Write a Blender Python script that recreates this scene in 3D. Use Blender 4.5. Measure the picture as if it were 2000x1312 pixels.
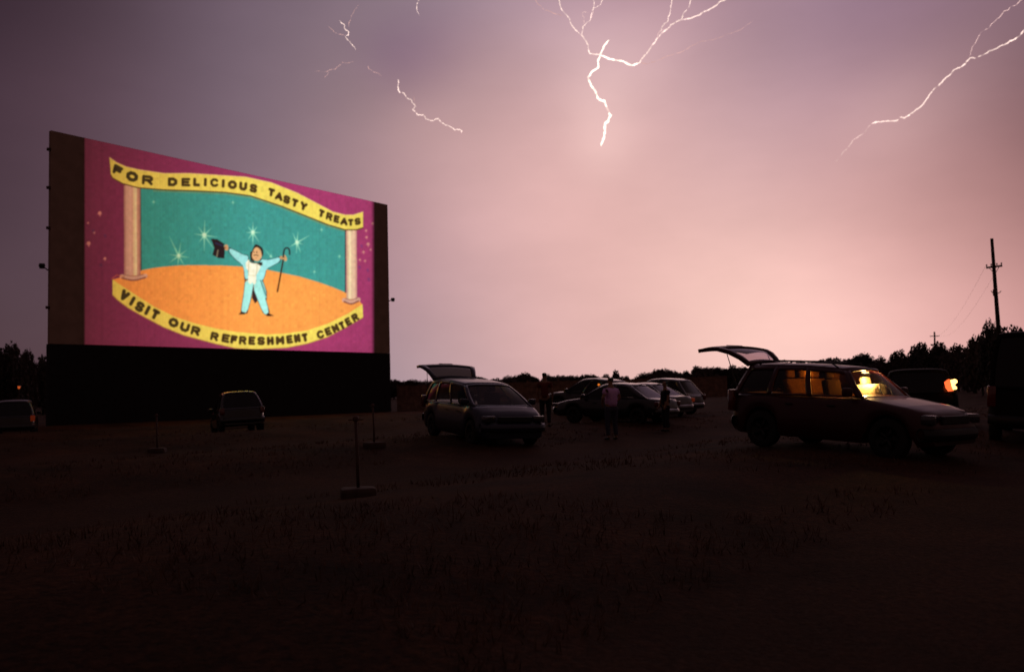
import bpy, bmesh, math, random
import numpy as np
from mathutils import Vector, Matrix, noise
rnd = random.Random(7)
C = bpy.context.scene
for o in list(bpy.data.objects): bpy.data.objects.remove(o)

# ---------------------------------------------------------------- camera
FPX, CH = 1750.0, 1.35
PITCH, ROLL = 0.0618, 0.0251
Fw = Vector((0, math.cos(PITCH), math.sin(PITCH)))
R0 = Vector((1, 0, 0)); U0 = R0.cross(Fw)
Up = math.cos(ROLL)*U0 + math.sin(ROLL)*R0
Rt = math.cos(ROLL)*R0 - math.sin(ROLL)*U0
cd = bpy.data.cameras.new('camera'); cam = bpy.data.objects.new('camera', cd)
C.collection.objects.link(cam); C.camera = cam
cd.sensor_width = 36; cd.lens = FPX/2000*36; cd.clip_start = 0.05; cd.clip_end = 8000
cd.dof.use_dof = True; cd.dof.focus_distance = 11; cd.dof.aperture_fstop = 1.8      # the hand-held night shot is slightly soft
m = Matrix.Identity(4)
for i in range(3):
    m[i][0] = Rt[i]; m[i][1] = Up[i]; m[i][2] = -Fw[i]
m[2][3] = CH
cam.matrix_world = m
CAM = Vector((0, 0, CH))
def ray(px, py): return (Fw + (px-1000)/FPX*Rt - (py-656)/FPX*Up).normalized()
def at(px, py, Y):                       # the point at distance Y (world y) seen there in the photograph
    d = ray(px, py); return CAM + d*(Y/d.y)

# ---------------------------------------------------------------- storm sky
W = bpy.data.worlds.new('World'); C.world = W; W.use_nodes = True
nt = W.node_tree; nt.nodes.clear()
def srgb(h):
    c = [int(h[i:i+2], 16)/255 for i in (0, 2, 4)]
    return [x/12.92 if x <= .04045 else ((x+.055)/1.055)**2.4 for x in c]
SKY = [(0,0,'3e2c36'),(0,300,'4c3842'),(30,600,'523e47'),(300,0,'58454f'),(280,220,'654f5a'),
 (600,0,'7f6b77'),(600,300,'8f767e'),(820,90,'826e7c'),(960,0,'a78d99'),(940,250,'c49c9c'),(780,330,'b08e91'),
 (790,480,'b58e96'),(800,680,'b4969c'),(1000,480,'d4a7a5'),(1000,660,'d6acac'),
 (1200,0,'bf9aa4'),(1230,290,'e6bab5'),(1100,250,'d6acab'),(1000,390,'dbb0ad'),(1390,390,'e5b7b3'),(860,390,'c9a1a2'),(1650,390,'d8a8a5'),(1180,600,'eabab3'),(1700,600,'f0bdb4'),(1900,600,'d9a49d'),(1950,390,'ad7c78'),(560,150,'7f6b76'),(700,200,'93797f'),(1450,20,'ae8c96'),(1450,230,'c69fa3'),(1250,480,'dfb0ab'),
 (1450,600,'f9c9bd'),(1280,690,'e8bcb6'),(1600,690,'f4c6bf'),(1620,100,'a98693'),(1640,320,'cda2a2'),
 (1650,520,'eab5af'),(1820,330,'ab8284'),(2000,0,'8a6b75'),(2000,300,'98706f'),(1880,480,'cb9794'),(2000,620,'c4918f'),(1820,640,'e4b1ad'),
 (-400,300,'281d24'),(2400,300,'6b4e50'),(2400,700,'8a6866'),(-400,760,'33262b'),(1500,1000,'c09490'),(300,1000,'45343a'),
 (600,-500,'5a4854'),(1300,-500,'7a6068'),(1300,-1200,'4c3a42')]
def nd(t, **k):
    n = nt.nodes.new(t)
    for a, b in k.items(): setattr(n, a, b)
    return n
tc = nd('ShaderNodeTexCoord')
cn = nd('ShaderNodeTexNoise'); cn.inputs['Scale'].default_value = 3.4; cn.inputs['Detail'].default_value = 6; cn.inputs['Roughness'].default_value = .55
mp = nd('ShaderNodeMapping'); mp.inputs['Scale'].default_value = (1, 1, 2.2)
nt.links.new(tc.outputs['Generated'], mp.inputs['Vector']); nt.links.new(mp.outputs[0], cn.inputs['Vector'])
def math_node(op, a, b=None, c=None):
    n = nd('ShaderNodeMath', operation=op)
    for i, v in enumerate((a, b, c)):
        if v is None: continue
        if hasattr(v, 'type'): nt.links.new(v, n.inputs[i])
        else: n.inputs[i].default_value = v
    return n.outputs[0]
def vmath(op, a, b=None, s=None):
    n = nd('ShaderNodeVectorMath', operation=op)
    for i, v in enumerate((a, b)):
        if v is None: continue
        if hasattr(v, 'type'): nt.links.new(v, n.inputs[i])
        else: n.inputs[i].default_value = v
    if s is not None: nt.links.new(s, n.inputs['Scale'])
    return n.outputs['Value'] if op == 'DOT_PRODUCT' else n.outputs[0]
samples = [(ray(x, y), srgb(c), 62.0) for x, y, c in SKY]
# fit the sample colours so that the blended sky passes through them
GLOW = [(1170,200,60,(.09,.07,.06)),(1178,285,45,(.09,.07,.06)),(1170,120,60,(.06,.05,.045)),(1110,60,60,(.035,.03,.03)),(1255,115,60,(.05,.038,.035)),
        (1290,60,60,(.035,.025,.025)),(1800,200,60,(.045,.032,.028)),(1730,240,55,(.05,.036,.03)),(1900,115,60,(.03,.02,.018)),(830,235,50,(.03,.018,.014)),
        (815,125,60,(-.045,-.035,-.02)),(760,105,45,(-.02,-.018,-.008)),(880,60,60,(-.03,-.025,-.018)),(1450,625,150,(.05,.035,.028))]
KS = 110.0
D_ = np.array([tuple(d) for d, c, k in samples]); T_ = np.array([c for d, c, k in samples])
for x, y, s_, c in GLOW: T_ = T_ - np.exp((FPX/s_)**2*(D_ @ np.array(ray(x, y))-1))[:, None]*np.array(c)
Wm = np.exp(KS*(D_ @ D_.T-1)); Wm /= Wm.sum(1, keepdims=True); Cf = T_.copy()
for _ in range(12): Cf = np.clip(Cf+.7*(T_-Wm @ Cf), 0.004, 1.3)
samples = [(d, tuple(map(float, c)), KS) for (d, _c, k), c in zip(samples, Cf)]
samples += [(Vector(d).normalized(), srgb(c), 3.0) for d, c in
    (((0, -1, .3), '453029'), ((-1, -.3, .3), '382829'), ((1, -.4, .3), '463230'), ((0, -.3, 1), '43343a'), ((0, 0, -1), '0a0706'))]
col = None; wsum = None; DIR = tc.outputs['Generated']
for d, c, k in samples:
    w = math_node('EXPONENT', math_node('MULTIPLY_ADD', vmath('DOT_PRODUCT', DIR, tuple(d)), k, -k))
    if k < 10: w = math_node('MULTIPLY', w, .004)
    v = vmath('SCALE', tuple(c), None, w)
    col = v if col is None else vmath('ADD', col, v)
    wsum = w if wsum is None else math_node('ADD', wsum, w)
col = vmath('SCALE', col, None, math_node('DIVIDE', 1.0, wsum))
# cloud lit from inside round the strokes, and one darker cloud
for x, y, s_, c in GLOW:
    k = (FPX/s_)**2
    w = math_node('EXPONENT', math_node('MULTIPLY_ADD', vmath('DOT_PRODUCT', DIR, tuple(ray(x, y))), k, -k))
    col = vmath('ADD', col, vmath('SCALE', tuple(c), None, w))
f = math_node('MULTIPLY_ADD', cn.outputs['Fac'], .40, .80)
col = vmath('SCALE', col, None, f)
bg = nd('ShaderNodeBackground'); nt.links.new(col, bg.inputs['Color']); bg.inputs['Strength'].default_value = 1.0
sk = nd('ShaderNodeTexSky', sky_type='NISHITA', sun_disc=False, sun_elevation=math.radians(-4), sun_rotation=math.radians(12))
bg2 = nd('ShaderNodeBackground'); nt.links.new(sk.outputs[0], bg2.inputs['Color']); bg2.inputs['Strength'].default_value = .05
ad = nd('ShaderNodeAddShader'); wo = nd('ShaderNodeOutputWorld')
nt.links.new(bg.outputs[0], ad.inputs[0]); nt.links.new(bg2.outputs[0], ad.inputs[1]); nt.links.new(ad.outputs[0], wo.inputs['Surface'])
C.view_settings.view_transform = 'Standard'; C.view_settings.look = 'None'
C.view_settings.exposure = 0; C.view_settings.gamma = 1
try: C.view_settings.use_curve_mapping = False
except Exception: pass

# ---------------------------------------------------------------- helpers
def tag(o, label=None, cat=None, group=None, kind=None):
    if label: o['label'] = label
    if cat: o['category'] = cat
    if group: o['group'] = group
    if kind: o['kind'] = kind
    return o
def empty(name, loc=(0, 0, 0), rz=0, label=None, cat=None, group=None):
    o = bpy.data.objects.new(name, None); C.collection.objects.link(o)
    o.location = loc; o.rotation_euler = (0, 0, rz); o.empty_display_size = .2
    return tag(o, label, cat, group)
class MB:
    def __init__(s): s.v = []; s.f = []
    def add(s, vs, fs):
        n = len(s.v); s.v += [tuple(v) for v in vs]; s.f += [tuple(i+n for i in f) for f in fs]; return s
    def box(s, c, d, M=None, bev=0):
        hx, hy, hz = d[0]/2, d[1]/2, d[2]/2
        if bev:
            b = min(bev, hx*.9, hy*.9, hz*.9); bm = bmesh.new(); bmesh.ops.create_cube(bm, size=1)
            for v in bm.verts: v.co = (v.co.x*2*hx, v.co.y*2*hy, v.co.z*2*hz)
            bmesh.ops.bevel(bm, geom=bm.edges[:], offset=b, segments=2, affect='EDGES', profile=.6)
            vs = [v.co.copy() for v in bm.verts]; fs = [[v.index for v in f.verts] for f in bm.faces]; bm.free()
        else:
            vs = [Vector((x*hx, y*hy, z*hz)) for x in (-1, 1) for y in (-1, 1) for z in (-1, 1)]
            fs = [(0,1,3,2),(4,6,7,5),(0,4,5,1),(2,3,7,6),(0,2,6,4),(1,5,7,3)]
        if M is not None: vs = [M @ v for v in vs]
        return s.add([v + Vector(c) for v in vs], fs)
    def tube(s, P, r, n=8, cap=True):
        P = [Vector(p) for p in P]; k = len(P); r = r if hasattr(r, '__len__') else [r]*k
        rows = []; prev = None
        for i, p in enumerate(P):
            t = (P[min(i+1, k-1)] - P[max(i-1, 0)]).normalized()
            a = t.orthogonal().normalized() if prev is None else (prev - t*prev.dot(t)).normalized()
            prev = a; b = t.cross(a)
            rows += [p + r[i]*(math.cos(2*math.pi*j/n)*a + math.sin(2*math.pi*j/n)*b) for j in range(n)]
        fs = [(i*n+j, i*n+(j+1) % n, (i+1)*n+(j+1) % n, (i+1)*n+j) for i in range(k-1) for j in range(n)]
        if cap: fs += [tuple(range(n))[::-1], tuple((k-1)*n+j for j in range(n))]
        return s.add(rows, fs)
    def grid(s, fn, nu, nv):
        vs = [fn(i/nu, j/nv) for i in range(nu+1) for j in range(nv+1)]
        return s.add(vs, [(i*(nv+1)+j, i*(nv+1)+j+1, (i+1)*(nv+1)+j+1, (i+1)*(nv+1)+j) for i in range(nu) for j in range(nv)])
    def lathe(s, prof, c, axis='z', n=20):
        vs = []
        for a in range(n):
            t = 2*math.pi*a/n
            for r, h in prof:
                p = (r*math.cos(t), r*math.sin(t), h) if axis == 'z' else (r*math.cos(t), h, r*math.sin(t)) if axis == 'y' else (h, r*math.cos(t), r*math.sin(t))
                vs.append(Vector(p)+Vector(c))
        k = len(prof)
        return s.add(vs, [(a*k+i, a*k+i+1, ((a+1) % n)*k+i+1, ((a+1) % n)*k+i) for a in range(n) for i in range(k-1)])
    def build(s, name, mat, parent=None, smooth=False, solid=0, bevel=0):
        me = bpy.data.meshes.new(name); me.from_pydata(s.v, [], s.f)
        if mat: me.materials.append(mat)
        if smooth: me.polygons.foreach_set('use_smooth', [True]*len(me.polygons))
        me.update(); o = bpy.data.objects.new(name, me); C.collection.objects.link(o)
        bm = bmesh.new(); bm.from_mesh(me); bmesh.ops.recalc_face_normals(bm, faces=bm.faces[:]); bm.to_mesh(me); bm.free()
        if parent: o.parent = parent
        if solid:
            md = o.modifiers.new('solid', 'SOLIDIFY'); md.thickness = solid; md.offset = 0
        return o
def lerp(a, b, t): return a+(b-a)*t
def interp(pts, x):
    if x <= pts[0][0]: return pts[0][1]
    for (a, b), (c, d) in zip(pts, pts[1:]):
        if x <= c: return b + (d-b)*(x-a)/(c-a)
    return pts[-1][1]
def sstep(a, b, x):
    t = min(1, max(0, (x-a)/(b-a))); return t*t*(3-2*t)

# ---------------------------------------------------------------- materials
def mat(name, color, rough=.7, metal=0, coat=0, nscale=0, namp=.3, bump=0, spec=.5, emit=None, estr=0):
    M = bpy.data.materials.new(name); M.use_nodes = True; t = M.node_tree; b = t.nodes['Principled BSDF']
    b.inputs['Base Color'].default_value = (*color, 1); b.inputs['Roughness'].default_value = rough
    b.inputs['Metallic'].default_value = metal; b.inputs['Coat Weight'].default_value = coat; b.inputs['Coat Roughness'].default_value = .06
    b.inputs['Specular IOR Level'].default_value = spec
    if nscale:
        tx = t.nodes.new('ShaderNodeTexCoord'); n = t.nodes.new('ShaderNodeTexNoise'); n.inputs['Scale'].default_value = nscale; n.inputs['Detail'].default_value = 6
        t.links.new(tx.outputs['Object'], n.inputs['Vector'])
        r = t.nodes.new('ShaderNodeValToRGB'); r.color_ramp.elements[0].position = .3; r.color_ramp.elements[1].position = .7
        r.color_ramp.elements[0].color = (*[c*(1-namp) for c in color], 1); r.color_ramp.elements[1].color = (*[min(1, c*(1+namp)) for c in color], 1)
        t.links.new(n.outputs['Fac'], r.inputs[0]); t.links.new(r.outputs[0], b.inputs['Base Color'])
        if bump:
            bp = t.nodes.new('ShaderNodeBump'); bp.inputs['Strength'].default_value = bump; bp.inputs['Distance'].default_value = .05
            t.links.new(n.outputs['Fac'], bp.inputs['Height']); t.links.new(bp.outputs[0], b.inputs['Normal'])
    if emit:
        b.inputs['Emission Color'].default_value = (*emit, 1); b.inputs['Emission Strength'].default_value = estr
    return M
def glass(name, tint):
    M = bpy.data.materials.new(name); M.use_nodes = True; t = M.node_tree; t.nodes.clear()
    o = t.nodes.new('ShaderNodeOutputMaterial'); mx = t.nodes.new('ShaderNodeMixShader'); tr = t.nodes.new('ShaderNodeBsdfTransparent'); g = t.nodes.new('ShaderNodeBsdfGlossy')
    fr = t.nodes.new('ShaderNodeFresnel'); fr.inputs[0].default_value = 1.5; g.inputs['Roughness'].default_value = .03
    n = t.nodes.new('ShaderNodeTexNoise'); n.inputs['Scale'].default_value = 3; mr = t.nodes.new('ShaderNodeMapRange'); mr.inputs[3].default_value = .03; mr.inputs[4].default_value = .12
    t.links.new(n.outputs['Fac'], mr.inputs[0]); t.links.new(mr.outputs[0], g.inputs['Roughness'])
    tr.inputs[0].default_value = (*tint, 1); t.links.new(fr.outputs[0], mx.inputs[0]); t.links.new(tr.outputs[0], mx.inputs[1]); t.links.new(g.outputs[0], mx.inputs[2]); t.links.new(mx.outputs[0], o.inputs[0])
    return M
def lamp(name, color, s): return mat(name, [c*.3 for c in color], .3, emit=color, estr=s)
M_maroon = mat('maroon_paint', (.050, .0030, .0045), .42, .2, .25, 2, .15)
M_vanblue = mat('slate_paint', (.026, .032, .056), .38, .4, .35, 2, .15)
M_dark = mat('dark_paint', (.010, .011, .014), .28, .3, .8, 2, .2)
M_green = mat('deep_green_paint', (.006, .011, .011), .25, .3, .9, 2, .2)
M_grey = mat('graphite_paint', (.03, .026, .028), .3, .4, .8, 2, .2)
M_trim = mat('black_trim', (.012, .012, .012), .55, nscale=30, namp=.3)
M_rub = mat('rubber', (.012, .011, .010), .85, nscale=14, namp=.4, bump=.3)
M_alloy = mat('alloy', (.035, .034, .034), .5, .6, nscale=12, namp=.2)
M_chrome = mat('chrome', (.4, .4, .42), .18, 1, nscale=9, namp=.1)
M_glass = glass('window_glass', (.28, .27, .27)); M_screen = glass('windscreen_glass', (.50, .50, .47)); M_tint = glass('tinted_glass', (.13, .055, .014)); M_deep = glass('deep_tinted_glass', (.04, .035, .035)); M_gate = glass('tailgate_glass', (.42, .33, .38))
M_lens = mat('headlamp_lens', (.06, .06, .07), .2, .3, 1, 20, .2)
M_red = mat('tail_lamp_lens', (.12, .006, .005), .2, 0, 1, 20, .2)
M_seat = mat('dark_seat_cloth', (.05, .045, .042), .9, nscale=40, namp=.3)
M_mid = mat('brown_seat_cloth', (.42, .28, .12), .9, nscale=25, namp=.3)
M_flat = mat('matt_black_paint', (.010, .009, .009), .75, nscale=3, namp=.3, spec=.15)
M_pale = mat('pale_seat_cloth', (.75, .62, .36), .85, nscale=25, namp=.2, bump=.2)
M_floor = mat('carpet', (.03, .026, .022), .95, nscale=40, namp=.3)
M_lamp_orange = lamp('orange_lamp', (1, .25, .03), 3)
M_lamp_hot = lamp('hot_lamp', (1, .52, .14), 4.0)
M_lamp_redlit = lamp('red_lamp', (1, .12, .03), 1.8)
M_lamp_dim = lamp('dim_red_lamp', (.8, .09, .02), .07)
M_lamp_yel = lamp('yellow_lamp', (1, .62, .22), 4)
M_dome = lamp('dome_lamp', (1, .74, .32), 3)
M_bark = mat('bark', (.035, .024, .018), .9, nscale=6, namp=.4, bump=.6)
M_leaf = mat('foliage', (.085, .060, .050), .75, nscale=.7, namp=.55)
M_leaf2 = mat('foliage_deep', (.060, .048, .040), .75, nscale=.7, namp=.55)
M_wood = mat('weathered_wood', (.19, .105, .075), .85, nscale=3, namp=.45, bump=.5)
M_steel = mat('rusty_steel', (.10, .055, .042), .7, .3, nscale=8, namp=.4)
M_conc = mat('concrete', (.075, .045, .035), .9, nscale=6, namp=.35, bump=.5)
M_skin = mat('skin', (.30, .16, .10), .6, nscale=20, namp=.15)
M_hair = mat('hair', (.02, .014, .010), .6, nscale=60, namp=.4)
M_purple = mat('purple_cotton', (.72, .42, .85), .9, nscale=25, namp=.2, bump=.2)
M_redcloth = mat('dark_red_cotton', (.15, .025, .02), .9, nscale=25, namp=.2, bump=.2)
M_blackcloth = mat('black_cotton', (.018, .017, .022), .9, nscale=25, namp=.2, bump=.2)
M_denim = mat('dark_denim', (.05, .05, .09), .9, nscale=40, namp=.3, bump=.2)

# ---------------------------------------------------------------- ground
NX, NY = math.sin(math.radians(127.7)), math.cos(math.radians(127.7))    # away from the screen
def terrain(x, y):
    s = x*NX + y*NY
    near = sstep(75, 45, math.hypot(x, y))
    h = -.17*math.sin(2*math.pi*(s+3.8)/10.6)*near*sstep(6, 1, s)
    h += .42*sstep(-18.5, -23, s)*sstep(-7, 0, x)*sstep(120, 80, math.hypot(x, y))
    h += .03*noise.noise(Vector((x*.35, y*.35, 0)))*near
    return h
def axis(lo, hi, step, far):
    a = [lo + i*step for i in range(int((hi-lo)/step)+1)]; d = step
    while a[-1] < far: d *= 1.35; a.append(a[-1]+d)
    d = step
    while a[0] > -far: d *= 1.35; a.insert(0, a[0]-d)
    return a
xs = axis(-42, 42, .6, 3500); ys = axis(-6, 80, .6, 3500)
g = MB(); g.v = [(x, y, terrain(x, y)) for x in xs for y in ys]
n = len(ys); g.f = [(i*n+j, (i+1)*n+j, (i+1)*n+j+1, i*n+j+1) for i in range(len(xs)-1) for j in range(n-1)]
MG = bpy.data.materials.new('dry_grass_field'); MG.use_nodes = True; t = MG.node_tree; b = t.nodes['Principled BSDF']; b.inputs['Roughness'].default_value = .95
b.inputs['Specular IOR Level'].default_value = .1
tx = t.nodes.new('ShaderNodeTexCoord')
n1 = t.nodes.new('ShaderNodeTexNoise'); n1.inputs['Scale'].default_value = .35; n1.inputs['Detail'].default_value = 8; n1.inputs['Roughness'].default_value = .65
n2 = t.nodes.new('ShaderNodeTexNoise'); n2.inputs['Scale'].default_value = 14; n2.inputs['Detail'].default_value = 6; n2.inputs['Roughness'].default_value = .75
for q in (n1, n2): t.links.new(tx.outputs['Object'], q.inputs['Vector'])
r1 = t.nodes.new('ShaderNodeValToRGB'); e = r1.color_ramp.elements
e[0].position = .36; e[0].color = (.032, .0135, .0065, 1); e[1].position = .66; e[1].color = (.115, .048, .025, 1)
r2 = t.nodes.new('ShaderNodeValToRGB'); e = r2.color_ramp.elements
e[0].position = .35; e[0].color = (.25, .25, .25, 1); e[1].position = .68; e[1].color = (1.5, 1.35, 1.2, 1)
mx = t.nodes.new('ShaderNodeMix'); mx.data_type = 'RGBA'; mx.blend_type = 'MULTIPLY'; mx.inputs[0].default_value = 1
t.links.new(n1.outputs['Fac'], r1.inputs[0]); t.links.new(n2.outputs['Fac'], r2.inputs[0]); t.links.new(r1.outputs[0], mx.inputs[6]); t.links.new(r2.outputs[0], mx.inputs[7])
# worn gravel lanes between the parking humps, running parallel to the movie screen
dp = t.nodes.new('ShaderNodeVectorMath'); dp.operation = 'DOT_PRODUCT'; dp.inputs[1].default_value = (NX, NY, 0); t.links.new(tx.outputs['Object'], dp.inputs[0])
def mth(op, a_, b_=None, c_=None):
    q_ = t.nodes.new('ShaderNodeMath'); q_.operation = op
    for i_, v_ in enumerate((a_, b_, c_)):
        if v_ is None: continue
        if hasattr(v_, 'type'): t.links.new(v_, q_.inputs[i_])
        else: q_.inputs[i_].default_value = v_
    return q_.outputs[0]
ph = mth('ABSOLUTE', mth('SUBTRACT', mth('FRACT', mth('MULTIPLY_ADD', mth('ADD', dp.outputs['Value'], mth('MULTIPLY', n1.outputs['Fac'], 3.0)), 1/10.6, 12.2/10.6-.14+.5)), .5))
lane = t.nodes.new('ShaderNodeMapRange'); lane.interpolation_type = 'SMOOTHSTEP'; lane.inputs[1].default_value = .17; lane.inputs[2].default_value = .08; t.links.new(ph, lane.inputs[0])
n3 = t.nodes.new('ShaderNodeTexNoise'); n3.inputs['Scale'].default_value = 30; n3.inputs['Detail'].default_value = 4; t.links.new(tx.outputs['Object'], n3.inputs['Vector'])
r3 = t.nodes.new('ShaderNodeValToRGB'); e = r3.color_ramp.elements; e[0].position = .35; e[0].color = (.045, .026, .018, 1); e[1].position = .7; e[1].color = (.13, .078, .060, 1); t.links.new(n3.outputs['Fac'], r3.inputs[0])
mx2 = t.nodes.new('ShaderNodeMix'); mx2.data_type = 'RGBA'; t.links.new(mth('MULTIPLY', lane.outputs[0], .38), mx2.inputs[0]); t.links.new(mx.outputs[2], mx2.inputs[6]); t.links.new(r3.outputs[0], mx2.inputs[7])
t.links.new(mx2.outputs[2], b.inputs['Base Color'])
bp = t.nodes.new('ShaderNodeBump'); bp.inputs['Strength'].default_value = .8; bp.inputs['Distance'].default_value = .06; t.links.new(n2.outputs['Fac'], bp.inputs['Height']); t.links.new(bp.outputs[0], b.inputs['Normal'])
tag(g.build('ground', MG, smooth=True), kind='structure')
# grass: tufts of narrow blades
M_grass = mat('grass_blades', (.10, .046, .022), .8, nscale=1.2, namp=.5)
gb = MB()
for i in range(9000):
    d = 2.6 + 42*rnd.random()**1.6; a = math.radians(rnd.uniform(-40, 40)); x = d*math.sin(a); y = d*math.cos(a)
    if noise.noise(Vector((x*.3, y*.3, 3))) < -.12 or abs(((x*NX+y*NY+1.5+12.2)/10.6-.14+.5) % 1-.5) < .12: continue
    z = terrain(x, y)
    for k in range(4):
        bx = x+rnd.gauss(0, .05); by = y+rnd.gauss(0, .05); h = rnd.uniform(.03, .10); w = rnd.uniform(.003, .006)*(1+d*.06); q = rnd.uniform(0, 6.28)
        gb.add([(bx-w*math.cos(q), by-w*math.sin(q), z-.01), (bx+w*math.cos(q), by+w*math.sin(q), z-.01), (bx+rnd.gauss(0, .03), by+rnd.gauss(0, .03), z+h)], [(0, 1, 2)])
tag(gb.build('grass', M_grass), 'short dry dark brown grass growing over the field in front', 'grass', kind='stuff')

# ---------------------------------------------------------------- the screen tower
SL = Vector((-25.849, 50, 0)); SR = Vector((-9.877, 72.22, 0)); ZT, ZP = 16.774, 4.662
sd = (SR-SL); SW = sd.length; sd.normalize(); sn = Vector((sd.y, -sd.x, 0))    # along the wall, and out of it towards the field
if sn.dot(CAM-SL) < 0: sn = -sn
def scr(u, z, o=0): return SL + sd*u + sn*o + Vector((0, 0, z))
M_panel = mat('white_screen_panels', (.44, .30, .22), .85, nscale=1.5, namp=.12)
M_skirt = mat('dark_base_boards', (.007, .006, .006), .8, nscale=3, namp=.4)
tower = empty('movie_screen', SL+sd*SW/2, math.atan2(sd.y, sd.x), 'huge drive-in movie screen on a dark base, showing a colourful refreshment film slide', 'movie screen')
def wall(name, u0, u1, z0, z1, o0, o1, m_, par=tower):
    mb = MB(); vs = [scr(u, z, o) for u in (u0, u1) for o in (o0, o1) for z in (z0, z1)]
    mb.add(vs, [(0,1,3,2),(4,6,7,5),(0,4,5,1),(2,3,7,6),(0,2,6,4),(1,5,7,3)])
    ob = mb.build(name, m_); return ob
def to_parent(ob, par):
    ob.parent = par; ob.matrix_parent_inverse = par.matrix_world.inverted()
bpy.context.view_layer.update()
p_panel = wall('screen_panel', 0, SW, ZP, ZT, -.25, 0, M_panel); to_parent(p_panel, tower)
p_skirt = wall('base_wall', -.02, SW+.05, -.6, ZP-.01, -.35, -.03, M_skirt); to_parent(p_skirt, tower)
fr = MB()
for i in range(6):
    u = 2.6+i*(SW-4.2)/5
    fr.tube([scr(u, -.3, -.55), scr(u, ZT-.3, -.45)], .12, 8); fr.tube([scr(u, -.3, -2.0), scr(u, ZT*.72, -.6)], .10, 8)
    for z in (3, 6, 9): fr.tube([scr(u, z, -.5), scr(u, z, -2.0+(z+.3)/(ZT*.72+.3)*1.4)], .06, 6)
for z in (1.5, 5.5, 9.5, 13.5): fr.tube([scr(.6, z, -.5), scr(SW-.6, z, -.5)], .07, 6)
o = fr.build('support_frame', M_steel); to_parent(o, tower)
for z in (15.7, 13.5, 11.2, 6.7):
    k = MB().box((0, 0, 0), (.22, .14, .16), bev=.02); k.v = [tuple(scr(-.06, z, -.12)+Vector(v)) for v in k.v]
    to_parent(k.build('edge_bracket', M_steel), tower)
def floodlight(u, z, s):
    k = MB().tube([scr(u, z-.15, -.15), scr(u+s*.28, z, -.1), scr(u+s*.4, z+.02, -.05)], .035, 6)
    ob = k.build('lamp_arm', M_steel); to_parent(ob, tower)
    k = MB().lathe([(0, -.17), (.12, -.15), (.17, 0), (.15, .12), (0, .14)], scr(u+s*.42, z+.05, 0), 'z', 14)
    to_parent(k.build('lamp_housing', M_trim, smooth=True), tower)
floodlight(-.05, 8.95, -1); floodlight(SW+.02, 9.0, 1)

# ----- the projected slide, rasterised here and carried by a fine mesh
X0, Y0, X1, Y1, SS = 155, 250, 742, 705, 2
GW, GH = (X1-X0)*SS, (Y1-Y0)*SS
yy, xx = np.mgrid[0:GH, 0:GW]; xx = X0 + (xx+.5)/SS; yy = Y0 + (yy+.5)/SS
img = np.zeros((GH, GW, 3)); 
def hx(h): return np.array([int(h[i:i+2], 16)/255 for i in (0, 2, 4)])
def win(x0, y0, x1, y1):
    a = max(0, int((x0-X0)*SS)-2); b_ = min(GW, int((x1-X0)*SS)+3); c = max(0, int((y0-Y0)*SS)-2); d = min(GH, int((y1-Y0)*SS)+3)
    return slice(c, d), slice(a, b_)
def poly_mask(P):
    P = np.array(P, float); w = win(P[:, 0].min(), P[:, 1].min(), P[:, 0].max(), P[:, 1].max()); x = xx[w]; y = yy[w]; ins = np.zeros(x.shape, bool)
    for (ax, ay), (bx, by) in zip(P, np.roll(P, -1, 0)):
        if ay == by: continue
        ins ^= ((ay > y) != (by > y)) & (x < (bx-ax)*(y-ay)/(by-ay)+ax)
    return w, ins
def smooth(P, n=2, closed=True):
    P = [np.array(p, float) for p in P]
    for _ in range(n):
        Q = []
        for i in range(len(P) if closed else len(P)-1):
            a, b_ = P[i], P[(i+1) % len(P)]; Q += [a*.75+b_*.25, a*.25+b_*.75]
        if not closed: Q = [P[0]]+Q+[P[-1]]
        P = Q
    return P
def fill(P, c, a=1.0):
    w, k = poly_mask(P); img[w][k] = img[w][k]*(1-a)+hx(c)*a
def stroke(P, r, c, a=1.0, soft=0):
    P = np.array(P, float); rr = max(r) if hasattr(r, '__len__') else r
    w = win(P[:, 0].min()-rr*2-2, P[:, 1].min()-rr*2-2, P[:, 0].max()+rr*2+2, P[:, 1].max()+rr*2+2); x = xx[w]; y = yy[w]; m_ = np.zeros(x.shape)
    for i in range(len(P)-1):
        (ax, ay), (bx, by) = P[i], P[i+1]; dx, dy = bx-ax, by-ay; L = dx*dx+dy*dy+1e-9
        t_ = np.clip(((x-ax)*dx+(y-ay)*dy)/L, 0, 1); d = np.hypot(x-ax-t_*dx, y-ay-t_*dy)
        r_ = r if not hasattr(r, '__len__') else r[i]+(r[i+1]-r[i])*t_
        m_ = np.maximum(m_, np.clip((r_-d)/(soft+.5)+.5, 0, 1)*(1-t_*(.5 if soft else 0)))
    img[w] = img[w]*(1-a*m_[..., None])+hx(c)*a*m_[..., None]
img[:] = hx('a6396a')
TU = [(214,308),(228,318),(246,326),(272,332),(320,339),(370,339),(420,342),(480,346),(530,357),(580,377),(620,398),(650,414),(674,420),(690,420),(709,414)]
TL_ = [(709,444),(696,448),(674,448),(640,438),(600,422),(550,402),(490,382),(440,375),(380,372),(320,370),(270,366),(240,358),(220,347),(217,342)]
BU = [(220,546),(232,554),(250,566),(270,579),(300,598),(340,618),(380,631),(420,641),(460,648),(520,653),(560,651),(600,645),(640,632),(680,612),(708,594)]
BL = [(709,620),(680,637),(640,658),(600,671),(560,679),(500,682),(460,680),(420,671),(360,655),(320,639),(280,618),(250,601),(230,586),(220,576)]
fill([(275,352),(275,560),(674,600),(674,430)]+TL_[2:-2], '3a998f')
fill([(220,546),(243,540),(276,528),(300,523.5),(320,521),(350,518.5),(380,518),(430,518.5),(470,520.5),(518,526),(551,533),(585,540),(625,552),(650,561),(674,571),(700,586),(708,595)]+BU[::-1], 'ff9f4a')
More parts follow.
